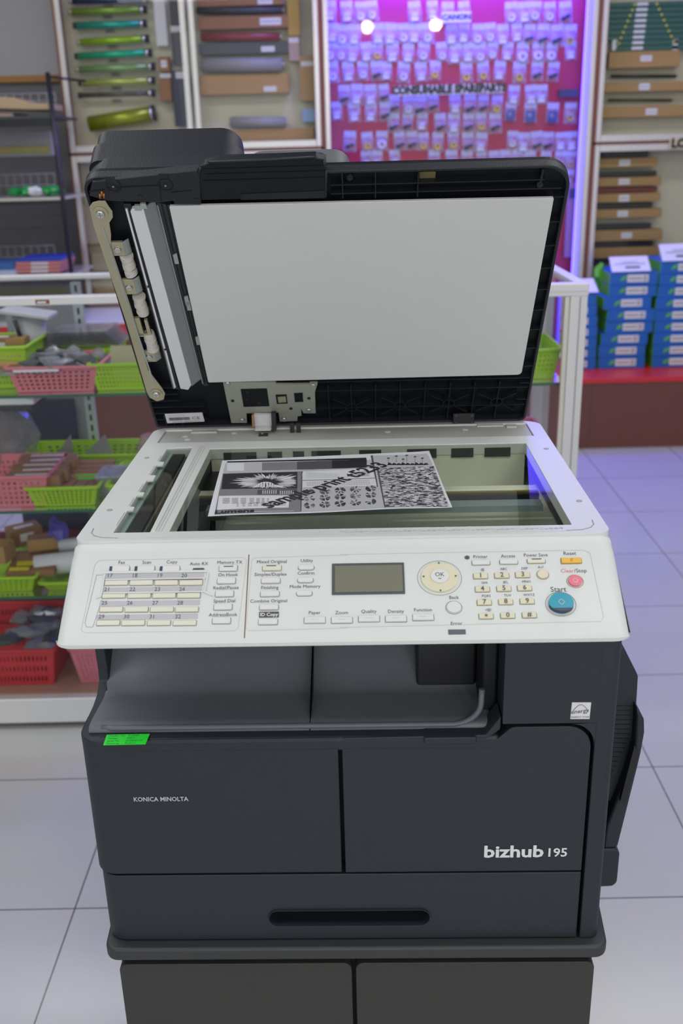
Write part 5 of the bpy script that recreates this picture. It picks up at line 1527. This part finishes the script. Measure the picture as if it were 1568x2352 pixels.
# violet light strips inside the middle cabinet
xs = X(1341, 300, 5.46)
def strip(x0, x1, lab, inner):
    b = MB(); b.box((x0, 5.45, .42), (x1, 5.465, 2.36), LED); o = b.build('light_strip'); tag(o, lab, 'light strip')
    xi = x0 if inner < 0 else x1
    b = MB(); b.box((xi + inner * .001, 5.455, .42), (xi + inner * .003, 5.465, 2.36), LEDB); b.build('led_row', o)
strip(xs - .020, xs + .006, 'bright violet vertical light strip down the right edge of the red board', -1)
strip(XB_ + .022, XB_ + .034, 'violet light strip hidden along the left edge of the red board', 1)
b = MB(); b.box((XB_ + .05, 5.44, 2.38), (XC_ - .05, 5.50, 2.68), LEDH)
b.box((XB_ + .05, 5.435, 2.372), (XC_ - .05, 5.50, 2.379), LEDT)
tag(b.build('header_light_box'), 'violet light box across the top of the red board cabinet', 'light box')

# left cabinet contents: drums on the board
YD = 5.50
def seg_cyl(b, x0, y0, x1, y1, Y, r, mt, n=20): b.cyl(at(x0, y0, Y), at(x1, y1, Y), r, mt, n)
drums = [(158, 338, 2, -3, 'dark_drum', (.03, .05, .12), 'dark blue drum at the very top of the left cabinet'),
 (157, 333, 27, 22, 'g', (.22, .36, .04), 'olive green drum, topmost green one on the left cabinet board'),
 (168, 333, 59, 54, 'g', (.02, .36, .25), 'teal green drum, second green one from the top'),
 (177, 338, 97, 89, 'g', (.30, .52, .02), 'bright yellow green drum, third green one from the top'),
 (172, 345, 129, 121, 'g', (.01, .42, .20), 'emerald green drum, fourth green one from the top'),
 (174, 352, 160, 153, 'g', (.22, .38, .14), 'pale dull green drum, fifth green one from the top'),
 (180, 352, 191, 185, 'g', (.42, .50, .10), 'yellowish green drum, sixth green one from the top'),
 (180, 352, 219, 214, 'd', (.10, .10, .07), 'thin black drum below the six green ones')]
for i, (x0, x1, y0, y1, k, c, lb) in enumerate(drums):
    o = empty('copier_drum', at((x0 + x1) / 2, (y0 + y1) / 2, YD)); tag(o, lb, 'drum', 'drums on the left cabinet board')
    dm = mat('drum_%s' % ['navy', 'olive', 'teal', 'lime', 'emerald', 'sage', 'chartreuse', 'black'][i], c, .2, metal=.35, var=.08)
    b = MB(); seg_cyl(b, x0 + 8, y0, x1 - 6, y1, YD, .0175 if i < 7 else .012, dm); b.build('drum_tube', o)
    b = MB(); seg_cyl(b, x0, y0 + .3, x0 + 9, y0, YD, .015, BLACK if i in (2, 4, 6, 7) else ZINC); seg_cyl(b, x1 - 12, y1 + .2, x1 - 4, y1, YD, .0185, SCREW); seg_cyl(b, x1 - 4, y1, x1 + 4, y1 - .2, YD, .019, BLACK); b.build('drum_end', o)
    b = MB(); p = at((x0 + x1) / 2 + 2, (y0 + y1) / 2 + 15, 5.558); b.box((p.x - .028, 5.556, p.z - .012), (p.x + .028, 5.5595, p.z + .012), mat('tag_card', (.45, .43, .36), .6)); b.box((p.x - .02, 5.5552, p.z - .004), (p.x + .02, 5.5562, p.z + .004), INK); b.build('tag_card', o)
    b = MB()
    for hx in (x0 + 42, x1 - 30):
        p = at(hx, (y0 + y1) / 2 - 8, YD); b.tube([(p.x, 5.558, p.z), (p.x, YD - .005, p.z + .006), (p.x, YD - .01, p.z - .03)], .0016, MGREY, 6)
    b.build('drum_hook', o)
o = empty('copier_drum', at(290, 272, YD)); tag(o, 'large gold and green drum hanging at a tilt above the lid', 'drum', 'drums on the left cabinet board')
b = MB(); seg_cyl(b, 205, 285, 346, 261, YD, .038, mat('drum_gold_green', (.28, .32, .01), .25, metal=.4, var=.3, scale=6)); b.build('drum_tube', o)
b = MB(); seg_cyl(b, 345, 261, 351, 260, YD, .040, SCREW); seg_cyl(b, 351, 260, 357, 259, YD, .040, BLACK); b.build('drum_end', o)
def wbox(x0, y0, x1, y1, Y, dep, mt, name, label, cat='box', group=None, lab=None, tilt=0, mats=None):
    p, q = at(x0, y1, Y), at(x1, y0, Y)
    xm = (x0 + x1) / 2; za, zb_ = at(xm, y1, Y).z, at(xm, y0, Y).z
    b = MB(); b.box((p.x, Y, za), (q.x, Y + dep, zb_), mt)
    o = b.build(name, bevel=.002)
    if lab:
        b = MB()
        l0, l1 = at(lab[0], lab[3], Y), at(lab[2], lab[1], Y)
        b.box((l0.x, Y - .001, l0.z), (l1.x, Y, l1.z), WHITE); b.box((l0.x + .006, Y - .0015, (l0.z * .6 + l1.z * .4)), (l1.x - .006, Y - .001, (l0.z * .4 + l1.z * .6)), INKL)
        b.build('paper_label', o)
    return tag(o, label, cat, group)
def wbar(x0, y0, x1, y1, Y, mt, name, label, group=None, r=None):
    ym = (y0 + y1) / 2; rr = r or abs(at(x0, y0, Y).z - at(x0, y1, Y).z) / 2
    b = MB(); b.cyl(at(x0, ym, Y), at(x1, ym, Y), rr, mt, 18)
    o = b.build(name)
    b = MB(); b.cyl(at(x0 - 4, ym, Y), at(x0, ym, Y), rr * .5, SCREW, 12); b.cyl(at(x1, ym, Y), at(x1 + 4, ym, Y), rr * .5, SCREW, 12); b.build('roller_shaft', o)
    return tag(o, label, 'roller', group)
GB = 'long boxes in the left wall cabinet'
YX = 5.49
wbox(452, -10, 650, 13, YX, .06, KRAFT2, 'cardboard_box', 'brown box cut by the top photo edge in the left cabinet', group=GB, lab=(592, -8, 625, 10))
wbar(452, 15, 648, 33, YX + .01, DGREY, 'toner_roller', 'dark roller between the two uppermost brown boxes, left cabinet', 'rollers in the left cabinet')
wbox(455, 36, 660, 66, YX, .06, KRAFT2, 'cardboard_box', 'brown box with a long white label, second from the top, left cabinet', group=GB, lab=(597, 40, 645, 58))
wbar(462, 74, 642, 96, YX + .01, mat('dark_red_roller', (.22, .02, .03), .35), 'toner_roller', 'dark red roller above the black box, left cabinet', 'rollers in the left cabinet')
wbox(457, 97, 662, 124, YX, .06, DGREY, 'long_box', 'black box with a white label below the red roller', group=GB, lab=(600, 106, 630, 119))
wbar(463, 132, 648, 166, YX + .01, MGREY, 'toner_roller', 'thick grey roller above the tan box, left cabinet', 'rollers in the left cabinet')
wbox(460, 171, 662, 216, YX, .06, KRAFT, 'cardboard_box', 'large tan box below the thick grey roller', group=GB, lab=(606, 198, 634, 210))
wbar(530, 268, 655, 295, YX + .01, MGREY, 'toner_roller', 'grey roller just above the lowest tan box, left cabinet', 'rollers in the left cabinet')
wbox(470, 297, 720, 324, YX, .06, KRAFT, 'cardboard_box', 'lowest tan box on the cabinet bottom rail near the feeder', group=GB)
wbox(662, -10, 686, 82, YX, .05, mat('ochre_card', (.42, .27, .05), .6), 'tall_box', 'tall narrow ochre box standing right of the stack, left cabinet', group=GB)
wbox(664, 84, 686, 140, YX, .05, mat('pinkish_card', (.42, .30, .26), .6), 'tall_box', 'short pinkish box under the ochre one, left cabinet', group=GB, lab=(664, 88, 685, 98))
wbox(690, 128, 722, 232, YX, .05, KRAFT, 'tall_box', 'upright tan box beside the cabinet frame next to the red board', group=GB, lab=(692, 141, 720, 152))
wbox(694, 250, 726, 280, YX, .05, mat('blue_reflection', (.25, .38, .62), .5), 'blue_block', 'pale blue painted reflection above the lowest tan box, left cabinet', group=GB)  # blue reflection between boxes and frame, modelled as a coloured block
wbox(360, -10, 377, 106, YX + .03, .03, WHITE, 'white_strip_box', 'tall white strip with a hole, right of the green drums', group=GB)
wbox(366, 130, 388, 165, YX, .05, KRAFT2, 'tall_box', 'small upright brown box with a white label beside the drums', group=GB, lab=(370, 138, 382, 155))
wbox(367, 180, 391, 232, YX, .05, KRAFT2, 'tall_box', 'brown box hanging below the small labelled one beside the drums', group=GB, lab=(368, 169, 391, 179))
wbox(391, -10, 412, 58, YX, .03, DGREY, 'dark_strip', 'dark narrow strip at the top between drums and boxes', 'strip', 'dark upright strips')
wbox(397, 75, 414, 150, YX, .03, DGREY, 'dark_strip', 'dark narrow strip with the white tag above it', 'strip', 'dark upright strips', lab=(393, 60, 416, 72))
wbox(402, 162, 432, 290, YX, .03, DNAVY, 'dark_strip', 'wide dark strip with a label at its head near the aluminium divider', 'strip', 'dark upright strips', lab=(404, 165, 430, 180))
b = MB(); x0 = X(425, 150); b.box((x0 - .012, YW + .004, MIDL + .05), (x0 + .014, YW + .02, ZTOP - .05), ALUC); x1 = X(447, 150); b.box((x1 - .014, YW + .004, MIDL + .05), (x1 + .010, YW + .02, ZTOP - .05), ALUC)
tag(b.build('sliding_stile'), 'pair of grey aluminium stiles dividing the left cabinet glass', 'door frame')
# things low in the left cabinet
wbox(192, 470, 240, 560, 5.5, .05, mat('beige_card', (.42, .38, .27), .6), 'beige_box', 'beige box in the lower left cabinet beside the lid', group='boxes in the lower left cabinet')
wbox(213, 580, 262, 622, 5.5, .05, mat('tan_card', (.40, .36, .24), .7), 'tan_box', 'tan box in the lower left cabinet above the counter', group='boxes in the lower left cabinet')
wbox(222, 650, 300, 720, 5.5, .05, KRAFT, 'cardboard_box', 'large brown box in the lower left cabinet behind the counter rail', group='boxes in the lower left cabinet')

# middle cabinet: parts in bags hanging on the red board
YR = 5.556
def bag_proto(k):
    o = empty('hanging_bag', (0, 0, 0)); tag(o, 'x', 'parts bag')
    b = MB(); b.box((-.030, -.004, -.028), (.030, -.001, .0), mat('header_card', (.50, .50, .62), .6)); b.tube([(0, 0, -.004), (0, -.02, -.003), (0, -.024, .003)], .0015, SCREW, 6)
    b.build('header_card', o)
    b = MB()
    wv, n = [], 5
    for j in range(n + 1):
        for i in range(n + 1):
            x = -.033 + .066 * i / n; z = -.026 - .072 * j / n; y = -.005 - .014 * math.sin(PI * i / n) * math.sin(PI * min(1, j / n * 1.1)) + random.uniform(-.003, .003)
            wv.append((x, y, z))
    b.faces(wv, [(j * (n + 1) + i, j * (n + 1) + i + 1, (j + 1) * (n + 1) + i + 1, (j + 1) * (n + 1) + i) for j in range(n) for i in range(n)], CLEARB, True)
    b.build('bag_film', o)
    b = MB()
    if k == 0: b.torus((0, -.010, -.066), (0, 1, 0), .016, .007, WHITE)
    elif k == 1: b.cyl((-.02, -.01, -.078), (.018, -.01, -.060), .009, BLACK); b.cyl((.018, -.01, -.060), (.024, -.01, -.057), .004, SCREW)
    elif k == 2: b.cyl((0, -.004, -.07), (0, -.014, -.07), .017, mat('gear_gold', (.5, .33, .08), .3, metal=.7)); b.cyl((0, -.014, -.07), (0, -.019, -.07), .007, BLACK)
    elif k == 3: b.box((-.018, -.014, -.088), (.016, -.004, -.052), WHITE)
    elif k == 4: b.cyl((0, -.004, -.068), (0, -.014, -.068), .018, WHITE, 20); b.cyl((0, -.014, -.068), (0, -.016, -.068), .006, DGREY)
    elif k == 5: b.box((-.024, -.016, -.096), (.024, -.004, -.040), mat('dark_blue_plastic', (.03, .05, .20), .4))
    b.build(['white_ring', 'black_roller', 'brass_gear', 'white_block', 'white_gear', 'blue_cartridge'][k], o)
    return o
protos = [bag_proto(k) for k in range(6)]
what = ['white ring', 'black roller', 'brass coloured gear', 'white block', 'white gear', 'dark blue cartridge']
rows = [
 ('top', 8, [758, 795, 828, 852, 950, 992, 1028, 1064], [3, 3, 4, 4, 3, 3, 3, 3]),
 ('top right', 10, [1173, 1203, 1231, 1262, 1297], [4, 3, 4, 4, 1]),
 ('second', 60, [764, 787, 813, 868, 898, 926, 954, 980, 1037, 1066, 1097, 1124, 1154, 1186, 1217, 1248, 1279, 1310], [3, 4, 3, 3, 3, 4, 3, 4, 3, 3, 4, 4, 3, 3, 1, 1, 1, 2]),
 ('third', 102, [757, 781, 810, 839, 866, 900, 938, 974, 1013, 1046, 1075, 1102, 1132, 1167, 1201, 1235, 1268, 1309], [4, 4, 3, 3, 2, 3, 3, 4, 4, 3, 3, 4, 4, 3, 0, 0, 0, 3]),
 ('fourth', 147, [762, 798, 833, 863, 887, 928, 965, 1000, 1070, 1108, 1149, 1193, 1234, 1272], [4, 3, 4, 1, 3, 4, 3, 2, 2, 2, 3, 2, 1, 1]),
 ('fifth', 200, [790, 820, 850, 880, 1181, 1218, 1244], [1, 3, 3, 1, 3, 3, 3]),
 ('sixth', 240, [772, 812, 852, 884, 1174, 1218, 1270, 1311], [3, 3, 3, 1, 5, 5, 5, 2]),
 ('seventh', 222, [906, 937, 966, 994, 1044, 1079, 1110, 1142], [1, 4, 1, 1, 3, 1, 1, 2]),
 ('eighth', 265, [904, 937, 970, 1010, 1042, 1076, 1104, 1136], [1, 1, 3, 1, 3, 1, 2, 1]),
 ('ninth', 308, [804, 842, 877, 916, 945, 972, 1006, 1040, 1074, 1106, 1177, 1203, 1231, 1259, 1287, 1313], [1, 2, 0, 1, 1, 2, 2, 2, 1, 3, 4, 3, 1, 1, 3, 3]),
 ('tenth', 350, [840, 866, 905, 997, 1036, 1072, 1105, 1133, 1160, 1188, 1217, 1254, 1288, 1313], [4, 3, 3, 3, 3, 3, 3, 3, 3, 2, 2, 1, 2, 2]),
 ('eleventh', 392, [1306, 1280, 1240, 1200], [3, 4, 3, 3]),
]
ordn = ['first', 'second', 'third', 'fourth', 'fifth', 'sixth', 'seventh', 'eighth', 'ninth', 'tenth', 'eleventh', 'twelfth', 'thirteenth', 'fourteenth', 'fifteenth', 'sixteenth', 'seventeenth', 'eighteenth']
used = set()
rnd = random.Random(21)
for rn, yy, xs, ks in rows:
    for i, (x, k) in enumerate(zip(xs, ks)):
        if k in used: o = copy_tree(protos[k])
        else: o = protos[k]; used.add(k)
        p = at(x, yy + rnd.uniform(-2, 2), YR); o.location = (p.x, YR, p.z + .012); o.rotation_euler = (0, rnd.uniform(-.08, .08), 0)
        s_ = rnd.uniform(.92, 1.08); o.scale = (s_, 1, s_)
        o['label'] = 'clear bag with %s, %s row of red board, %s from left' % (what[k], rn, ordn[i])
        o['group'] = 'bags hanging on the red board'
def sign(x0, y0, x1, y1, Y, txt_, size, label, bg=WHITE, fg=PBK, sx=1.0, bold=.004):
    p, q = at(x0, y1, Y), at(x1, y0, Y); xm = (x0 + x1) / 2; za, zb_ = at(xm, y1, Y).z, at(xm, y0, Y).z
    b = MB(); b.box((p.x, Y, za), (q.x, Y + .006, zb_), bg); o = b.build('sign_board')
    b = MB(); text_geo(b, txt_, size, lambda x, y: ((p.x + q.x) / 2 + x, Y - .001, (za + zb_) / 2 + y), fg, bold=bold, sx=sx); b.build('sign_lettering', o)
    return tag(o, label, 'sign')
sign(905, 194, 1158, 217, 5.50, 'CONSUMABLE SPAREPARTS', .052, 'long white sign with black letters across the middle of the red board', sx=.92)
sign(1014, 27, 1082, 52, 5.50, 'CANON', .034, 'small white sign near the top of the red board', sx=1.15, fg=DNAVY, bold=.002)
sign(1536, 317, 1640, 341, YW - .03, 'LOWER', .058, 'tan sign with black letters cut off at the right photo edge', bg=mat('tan_sign', (.62, .55, .34), .6), sx=1.05)
b = MB(); p, q = at(1283, 206, 5.53), at(1326, 222, 5.53); b.box((p.x, 5.52, q.z), (q.x, 5.55, p.z), DNAVY); tag(b.build('dark_blue_cartridge'), 'dark blue flat cartridge at the right side of the red board', 'cartridge')
b = MB(); p, q = at(1303, 420, 5.54), at(1326, 590, 5.54); b.box((p.x, 5.53, q.z), (q.x, 5.55, p.z), mat('grey_pink_strip', (.35, .18, .24), .5)); b.box((p.x + .01, 5.525, p.z - .08), (q.x - .01, 5.53, p.z - .03), DNAVY)
tag(b.build('hanging_strip'), 'long grey pink strip hanging low on the red board right of the lid', 'strip')

# right cabinet contents
GG = 'green bars stacked in the right wall cabinet'
GRN = mat('dark_green_bar', (.02, .11, .085), .4, var=.1)
for k in range(9):
    y = 4 + k * 12.6; x0, x1 = 1392 + (1 if k > 6 else 0) * 20, 1640
    if k == 8: x0 = 1412
    p, q = at(x0, y + 11.6, 5.49), at(x1, y, 5.49); zc = at(1475, y + 11.6, 5.49).z; zd = at(1475, y, 5.49).z
    o = empty('green_bar', ((p.x + q.x) / 2, 5.5, zc)); tag(o, 'dark green bar with white label, %s from top of right cabinet stack' % ordn[k], 'bar', GG)
    b = MB(); b.box((p.x, 5.49, zc), (q.x, 5.55, zd), GRN); b.build('bar_body', o, bevel=.003)
    b = MB(); l0, l1 = at(1463 + k * -.6, 0, 5.489).x, at(1489 - k * .6, 0, 5.489).x; b.box((l0, 5.4885, zc + .006), (l1, 5.49, zd - .004), WHITE); b.build('paper_label', o)
    b = MB()
    for xx in ((1457 - 5.2 * k), (1508 + 5.5 * k)):
        if k < 8: c = at(xx, y + 6, 5.489).x; b.cyl((c, 5.4885, (zc + zd) / 2), (c, 5.4900, (zc + zd) / 2), .0055, YELLOW, 10)
    b.build('yellow_dot', o)
GR_ = 'boxes and bars in the right wall cabinet'
wbar(1420, 101, 1532, 110, YX + .02, BLACK, 'black_roller', 'black roller with white ends just under the green bars', 'rollers in the right cabinet')
for nm, x0, x1 in (('left', 1405, 1418), ('right', 1543, 1558)): wbox(x0, 90, x1, 116, YX, .04, WHITE, 'white_holder', nm + ' white holder of the black roller under the green bars', 'holder', 'white roller holders')
wbox(1397, 117, 1563, 155, YX - .01, .07, KRAFT, 'cardboard_box', 'topmost brown box in the right cabinet, under the green bars', group=GR_, lab=(1470, 127, 1497, 141))
wbar(1402, 171, 1552, 179, YX + .02, BLACK, 'black_roller', 'black roller between the first and second brown boxes, right cabinet', 'rollers in the right cabinet')
wbox(1381, 188, 1640, 209, YX - .01, .07, KRAFT, 'cardboard_box', 'second brown box from the top, right cabinet', group=GR_, lab=(1467, 191, 1492, 207))
wbar(1396, 227, 1543, 233, YX + .02, BLACK, 'black_roller', 'thin black roller between the second and third brown boxes', 'rollers in the right cabinet')
wbox(1376, 242, 1640, 268, YX - .01, .07, KRAFT, 'cardboard_box', 'third brown box from the top, lowest of the upper right cabinet', group=GR_, lab=(1482, 249, 1509, 264))
b = MB(); p = at(1376, 318, 5.47); b.box((p.x, 5.47, at(1450, 320, 5.47).z), (at(1640, 300, 5.47).x, 5.56, at(1450, 316, 5.47).z), ALUC); tag(b.build('cabinet_shelf'), 'thin pale shelf at the bottom of the upper right cabinet', 'shelf')
low = [('r', 1383, 1490, 347, 361, BLACK), ('b', 1371, 1510, 363, 384, (1421, 367, 1447, 381)), ('r', 1370, 1508, 394, 405, BLACK), ('b', 1370, 1519, 407, 427, (1420, 410, 1446, 424)), ('r', 1367, 1510, 430, 441, mat('dark_red_bar', (.18, .015, .015), .4)),
       ('b', 1367, 1517, 444, 464, (1420, 447, 1445, 463)), ('r', 1366, 1498, 466, 478, BLACK), ('b', 1365, 1520, 480, 500, (1417, 484, 1442, 498)), ('r', 1363, 1496, 514, 525, BLACK), ('b', 1362, 1522, 528, 553, (1426, 534, 1451, 547)), ('r', 1362, 1500, 555, 566, BLACK), ('b', 1360, 1512, 568, 592, None), ('r', 1360, 1400, 595, 606, BLACK)]
nb = nr = 0
for kd, x0, x1, y0, y1, ex_ in low:
    if kd == 'b': wbox(x0, y0, x1, y1, YX - .02, .08, KRAFT, 'cardboard_box', 'brown box in the lower right cabinet, %s from the top' % ordn[nb], group='brown boxes in the lower right cabinet', lab=ex_); nb += 1
    else:
        lb = 'dark red bar in the lower right cabinet' if ex_ is not BLACK else 'black bar in the lower right cabinet, %s black one from the top' % ordn[nr]
        if ex_ is BLACK: nr += 1
        wbox(x0, y0, x1, y1, YX, .05, ex_, 'dark_bar', lb, 'bar', 'dark bars in the lower right cabinet')

# stacks of blue boxes on the plinth
YS = 5.08
def ream_proto():
    o = empty('paper_box', (0, 0, 0)); tag(o, 'x', 'box')
    b = MB(); b.box((-.1215, .0005, .0005), (.1215, .30, .0600), BLUEB); bo = b.build('box_body', o, bevel=.002)
    for xs_ in (-.1225, .1213):
        b = MB(); b.box((xs_, .004, .002), (xs_ + .0012, .298, .058), GREENB); b.build('green_side', o)
    b = MB(); b.box((-.034, -.001, .014), (.074, .0008, .050), WHITE); l_ = b.build('white_label', o)
    b = MB(); b.box((-.026, -.0016, .026), (.040, -.001, .038), INKL); b.box((.046, -.0016, .020), (.066, -.001, .044), INKL); b.build('label_print', l_)
    b = MB(); pts = [(-.068, .020), (-.050, .024), (-.038, .040), (-.040, .046), (-.056, .042), (-.068, .028)]
    b.prism([(x, -.0008, z) for x, z in pts], (0, .0012, 0), GREENB); b.build('green_leaf_mark', o)
    return o
rp = ream_proto(); first = True
def ream_stack(lefts, wpx, z0, ytop, nm, Y=YS, flip=()):
    global first
    n = len(lefts); zt_ = at(lefts[-1] + 60, ytop, Y).z; h = (zt_ - z0) / n
    for k, lx in enumerate(lefts):
        o = rp if first else copy_tree(rp); first = False
        xx = at(lx, 846 - k * 27, Y).x
        o.location = (xx + .1215, Y + rnd.uniform(0, .006), z0 + k * h); o.scale = (1, 1, h / .0602)
        o.rotation_euler = (0, 0, rnd.uniform(-.012, .012))
        if k in flip: o.rotation_euler = (0, 0, 0); o.scale = (-1, 1, h / .0602)
        o['label'] = 'blue box with white label, %s from bottom of the %s stack' % (ordn[k], nm); o['group'] = 'blue boxes in the %s stack' % nm
    return zt_
za = ream_stack([1374, 1375, 1380, 1391, 1394, 1386, 1398, 1400], 105, .371, 626, 'middle blue')
zb2 = ream_stack([1497, 1498, 1500, 1503, 1504, 1506, 1510, 1514, 1517], 105, .371, 600, 'right blue')
ream_stack([1262, 1262, 1263, 1264, 1264, 1263, 1262], 105, .371, 677, 'counter side blue')
def card(px, Y, label, lines):
    P = [at(x, y, Y + dy) for x, y, dy in px]
    b = MB(); b.prism(P, (0, .003, .001), WHITE); o = b.build('price_card')
    b = MB()
    A_, B_, C_, D_ = P
    for v, u0, u1, t in lines:
        def f(u, v): return (A_ * (1 - u) + B_ * u) * (1 - v) + (D_ * (1 - u) + C_ * u) * v + Vector((0, -.002, .0005))
        b.prism([f(u0, v), f(u1, v), f(u1, v + t), f(u0, v + t)], (0, -.0005, 0), INKL if t < .1 else INK)
    b.build('price_print', o); return tag(o, label, 'price card', 'white price cards on the box stacks')
LN_ = [(.62, .3, .72, .06), (.48, .12, .9, .07), (.22, .36, .74, .12)]
card([(1405, 625, 0), (1495, 622, 0), (1486, 588, .07), (1398, 591, .07)], YS - .002, 'white price card on the middle blue stack', LN_)
card([(1521, 600, 0), (1612, 597, 0), (1606, 558, .07), (1512, 562, .07)], YS - .002, 'white price card on the right blue stack, cut by the photo edge', LN_)
card([(1346, 672, 0), (1375, 671, 0), (1362, 640, .07), (1330, 641, .07)], YS - .002, 'white price card mostly hidden by the counter corner post', [])
for (x, y, lb, sd_) in ((1378, 625, 'crumpled green wrapper left of the middle price card', 3), (1500, 612, 'crumpled green wrapper between the two price cards', 4)):
    b = MB(); c = at(x, y, 5.30); crumple(b, (c.x, 5.30, c.z - .02), (.045, .03, .06), GREENB, sd_, .3); tag(b.build('green_wrapper'), lb, 'wrapper')

# ------------------------------------------------------------------ wire rack at the left
YK = 4.90
rk = empty('wire_rack', (at(60, 400, YK).x, 5.05, zl)); tag(rk, 'black wire shelving rack against the grey wall at the left', 'shelf rack')
px_ = X(137, 400, YK)
b = MB()
b.cyl((px_, YK, zl), (px_, YK, Z(108, 166, YK)), .011, BLKWIRE); b.build('rack_post', rk)
b = MB(); b.cyl((px_ - .85, YK, zl), (px_ - .85, YK, Z(108, 166, YK)), .011, BLKWIRE); b.build('rack_post', rk)
b = MB(); zt_ = Z(110, 176, YK); b.tube([(px_, YK, zt_), (px_ + .12, YK + .2, zt_ - .01)], .006, BLKWIRE); b.build('rack_side_bar', rk)
for y0, y1, mt in ((266, 292, DGREY), (455, 464, ALUC), (634, 642, DGREY)):
    b = MB(); za_, zb_ = Z(60, y1, YK), Z(60, y0, YK)
    b.box((px_ - .85, YK, zb_ - .012), (px_, YK + .45, zb_), ALUC if y0 != 266 else DGREY); b.box((px_ - .85, YK - .004, za_ if y0 == 266 else zb_ - .03), (px_, YK, zb_ - .012), BLKWIRE)
    b.build('rack_shelf', rk)
for (xa, xb, ya, yb, rws) in ((0, 130, 215, 250, 2), (0, 130, 400, 450, 2), (0, 130, 565, 615, 2)):
    b = MB(); Yk = 5.36
    xl_, xr_ = -2.45, X(xb, yb, Yk); z0_, z1_ = Z(60, yb, Yk), Z(60, ya, Yk)
    n_ = 26
    for i in range(n_ + 1): xx = xr_ - i * .042; b.cyl((xx, Yk, z0_), (xx, Yk, z1_), .0022, WIRE, 5)
    for z_ in (z0_, (z0_ + z1_) / 2, z1_): b.cyl((xr_ - n_ * .042, Yk, z_), (xr_, Yk, z_), .0022, WIRE, 5)
    b.build('wire_grid', rk)
b = MB(); p = at(0, 181, 5.6); q = at(128, 172, 5.6); b.box((-3.9, 5.70, (p.z + q.z) / 2 - .018), (q.x + .02, 5.75, (p.z + q.z) / 2 + .014), mat('orange_wood', (.40, .20, .05), .5)); o = b.build('trim_1'); struct(o)
b = MB(); b.box((-3.9, 5.735, .6), (X(128, 172, 5.6) + .02, 5.748, (p.z + q.z) / 2 - .02), mat('wall_panel_grey', (.17, .17, .17), .6)); tag(b.build('dark_wall_panel'), 'dark panel on the wall behind the wire rack', 'panel')
GRK = 'things on the wire rack'
b = MB(); z_ = Z(60, 255, 4.93); b.box((px_ - .60, 4.95, Z(60, 266, YK)), (px_ - .20, 5.2, z_ - .005), mat('pinkish_card', (.42, .30, .26), .6))
tag(b.build('flat_carton'), 'flat pinkish carton on the upper rack shelf', 'carton', GRK)
b = MB(); c = [at(0, 252, 4.93), at(70, 250, 4.93), at(112, 250, 4.93), at(112, 236, 5.1), at(70, 236, 5.1), at(30, 222, 5.1), at(0, 218, 5.1)]
b.prism([at(-60, 248, 4.93), at(66, 252, 4.93), at(112, 252, 4.93), at(110, 236, 4.93), at(70, 238, 4.93), at(30, 224, 4.93), at(-60, 218, 4.93)], (0, .25, .0), mat('beige_wrap', (.46, .34, .20), .7)); tag(b.build('kraft_wrap', bevel=.004), 'folded beige wrapping paper on the upper rack shelf', 'wrapping paper', GRK)
wbox(-60, 302, 115, 360, 5.2, .1, mat('pale_grey_panel', (.34, .34, .33), .5), 'grey_package', 'large pale package between the upper two rack shelves', 'package', GRK)
wbox(-60, 338, 112, 352, 5.19, .01, mat('dull_yellow', (.40, .36, .10), .6), 'yellow_strip', 'dull yellow strip along the bottom of the pale package', 'strip', GRK)
b = MB(); c = at(85, 440, 5.0)
for k, dx in enumerate((-.10, -.05, 0, .05, .09)): crumple(b, (c.x + dx, 5.0, c.z + .004), (.045, .04, .022), [mat('green_bag', (.02, .30, .06), .35), WHITE][k == 2], 20 + k, .3)
tag(b.build('green_bag'), 'green and white plastic bag on the middle rack shelf', 'bag', GRK)
GP = 'pink boxes on the lowest rack shelf'
PB_ = mat('salmon_box', (.55, .20, .19), .5, var=.1)
for k in range(3): wbox(36 - k, 601 + k * 9, 142 - k * 2, 609 + k * 9, 4.92, .25, PB_, 'pink_box', ['top', 'middle', 'lower'][k] + ' salmon pink box with a pale label on the lowest rack shelf', group=GP, lab=(72, 602 + k * 9, 110, 608 + k * 9))
wbox(40, 594, 140, 600, 4.92, .25, mat('blue_cover', (.02, .06, .45), .4), 'blue_folder', 'blue folder lying on top of the salmon pink boxes', 'folder', GP)
wbox(-60, 604, 32, 622, 4.92, .25, mat('blue_pack', (.04, .13, .35), .4), 'blue_pack', 'blue pack left of the salmon pink boxes', 'pack', GP)
wbox(-60, 622, 36, 634, 4.90, .25, mat('pale_blue_pack', (.45, .50, .62), .4), 'pale_pack', 'pale blue pack below the blue one, lowest rack shelf', 'pack', GP)

# ------------------------------------------------------------------ round lamps in the shop, mirrored in the cabinet glass
for i, (x, y) in enumerate(((843, 62), (1000, 57))):
    v = ray(x, y); t = YW / v.y; P = CAM + v * t
    s_ = (2.93 - P.z) / v.z; Q = Vector((P.x + v.x * s_, P.y - v.y * s_, 2.93))
    o = empty('ceiling_lamp', Q + Vector((0, 0, .07))); tag(o, 'round ceiling lamp mirrored in the glass before the red board, ' + ('left one' if i == 0 else 'right one'), 'lamp', 'ceiling lamps')
    b = MB(); b.ball(Q, .075, BULB); b.build('lamp_globe', o)
    b = MB(); b.cyl(Q + Vector((0, 0, .03)), Q + Vector((0, 0, .07)), .03, ALUW); b.build('lamp_socket', o)
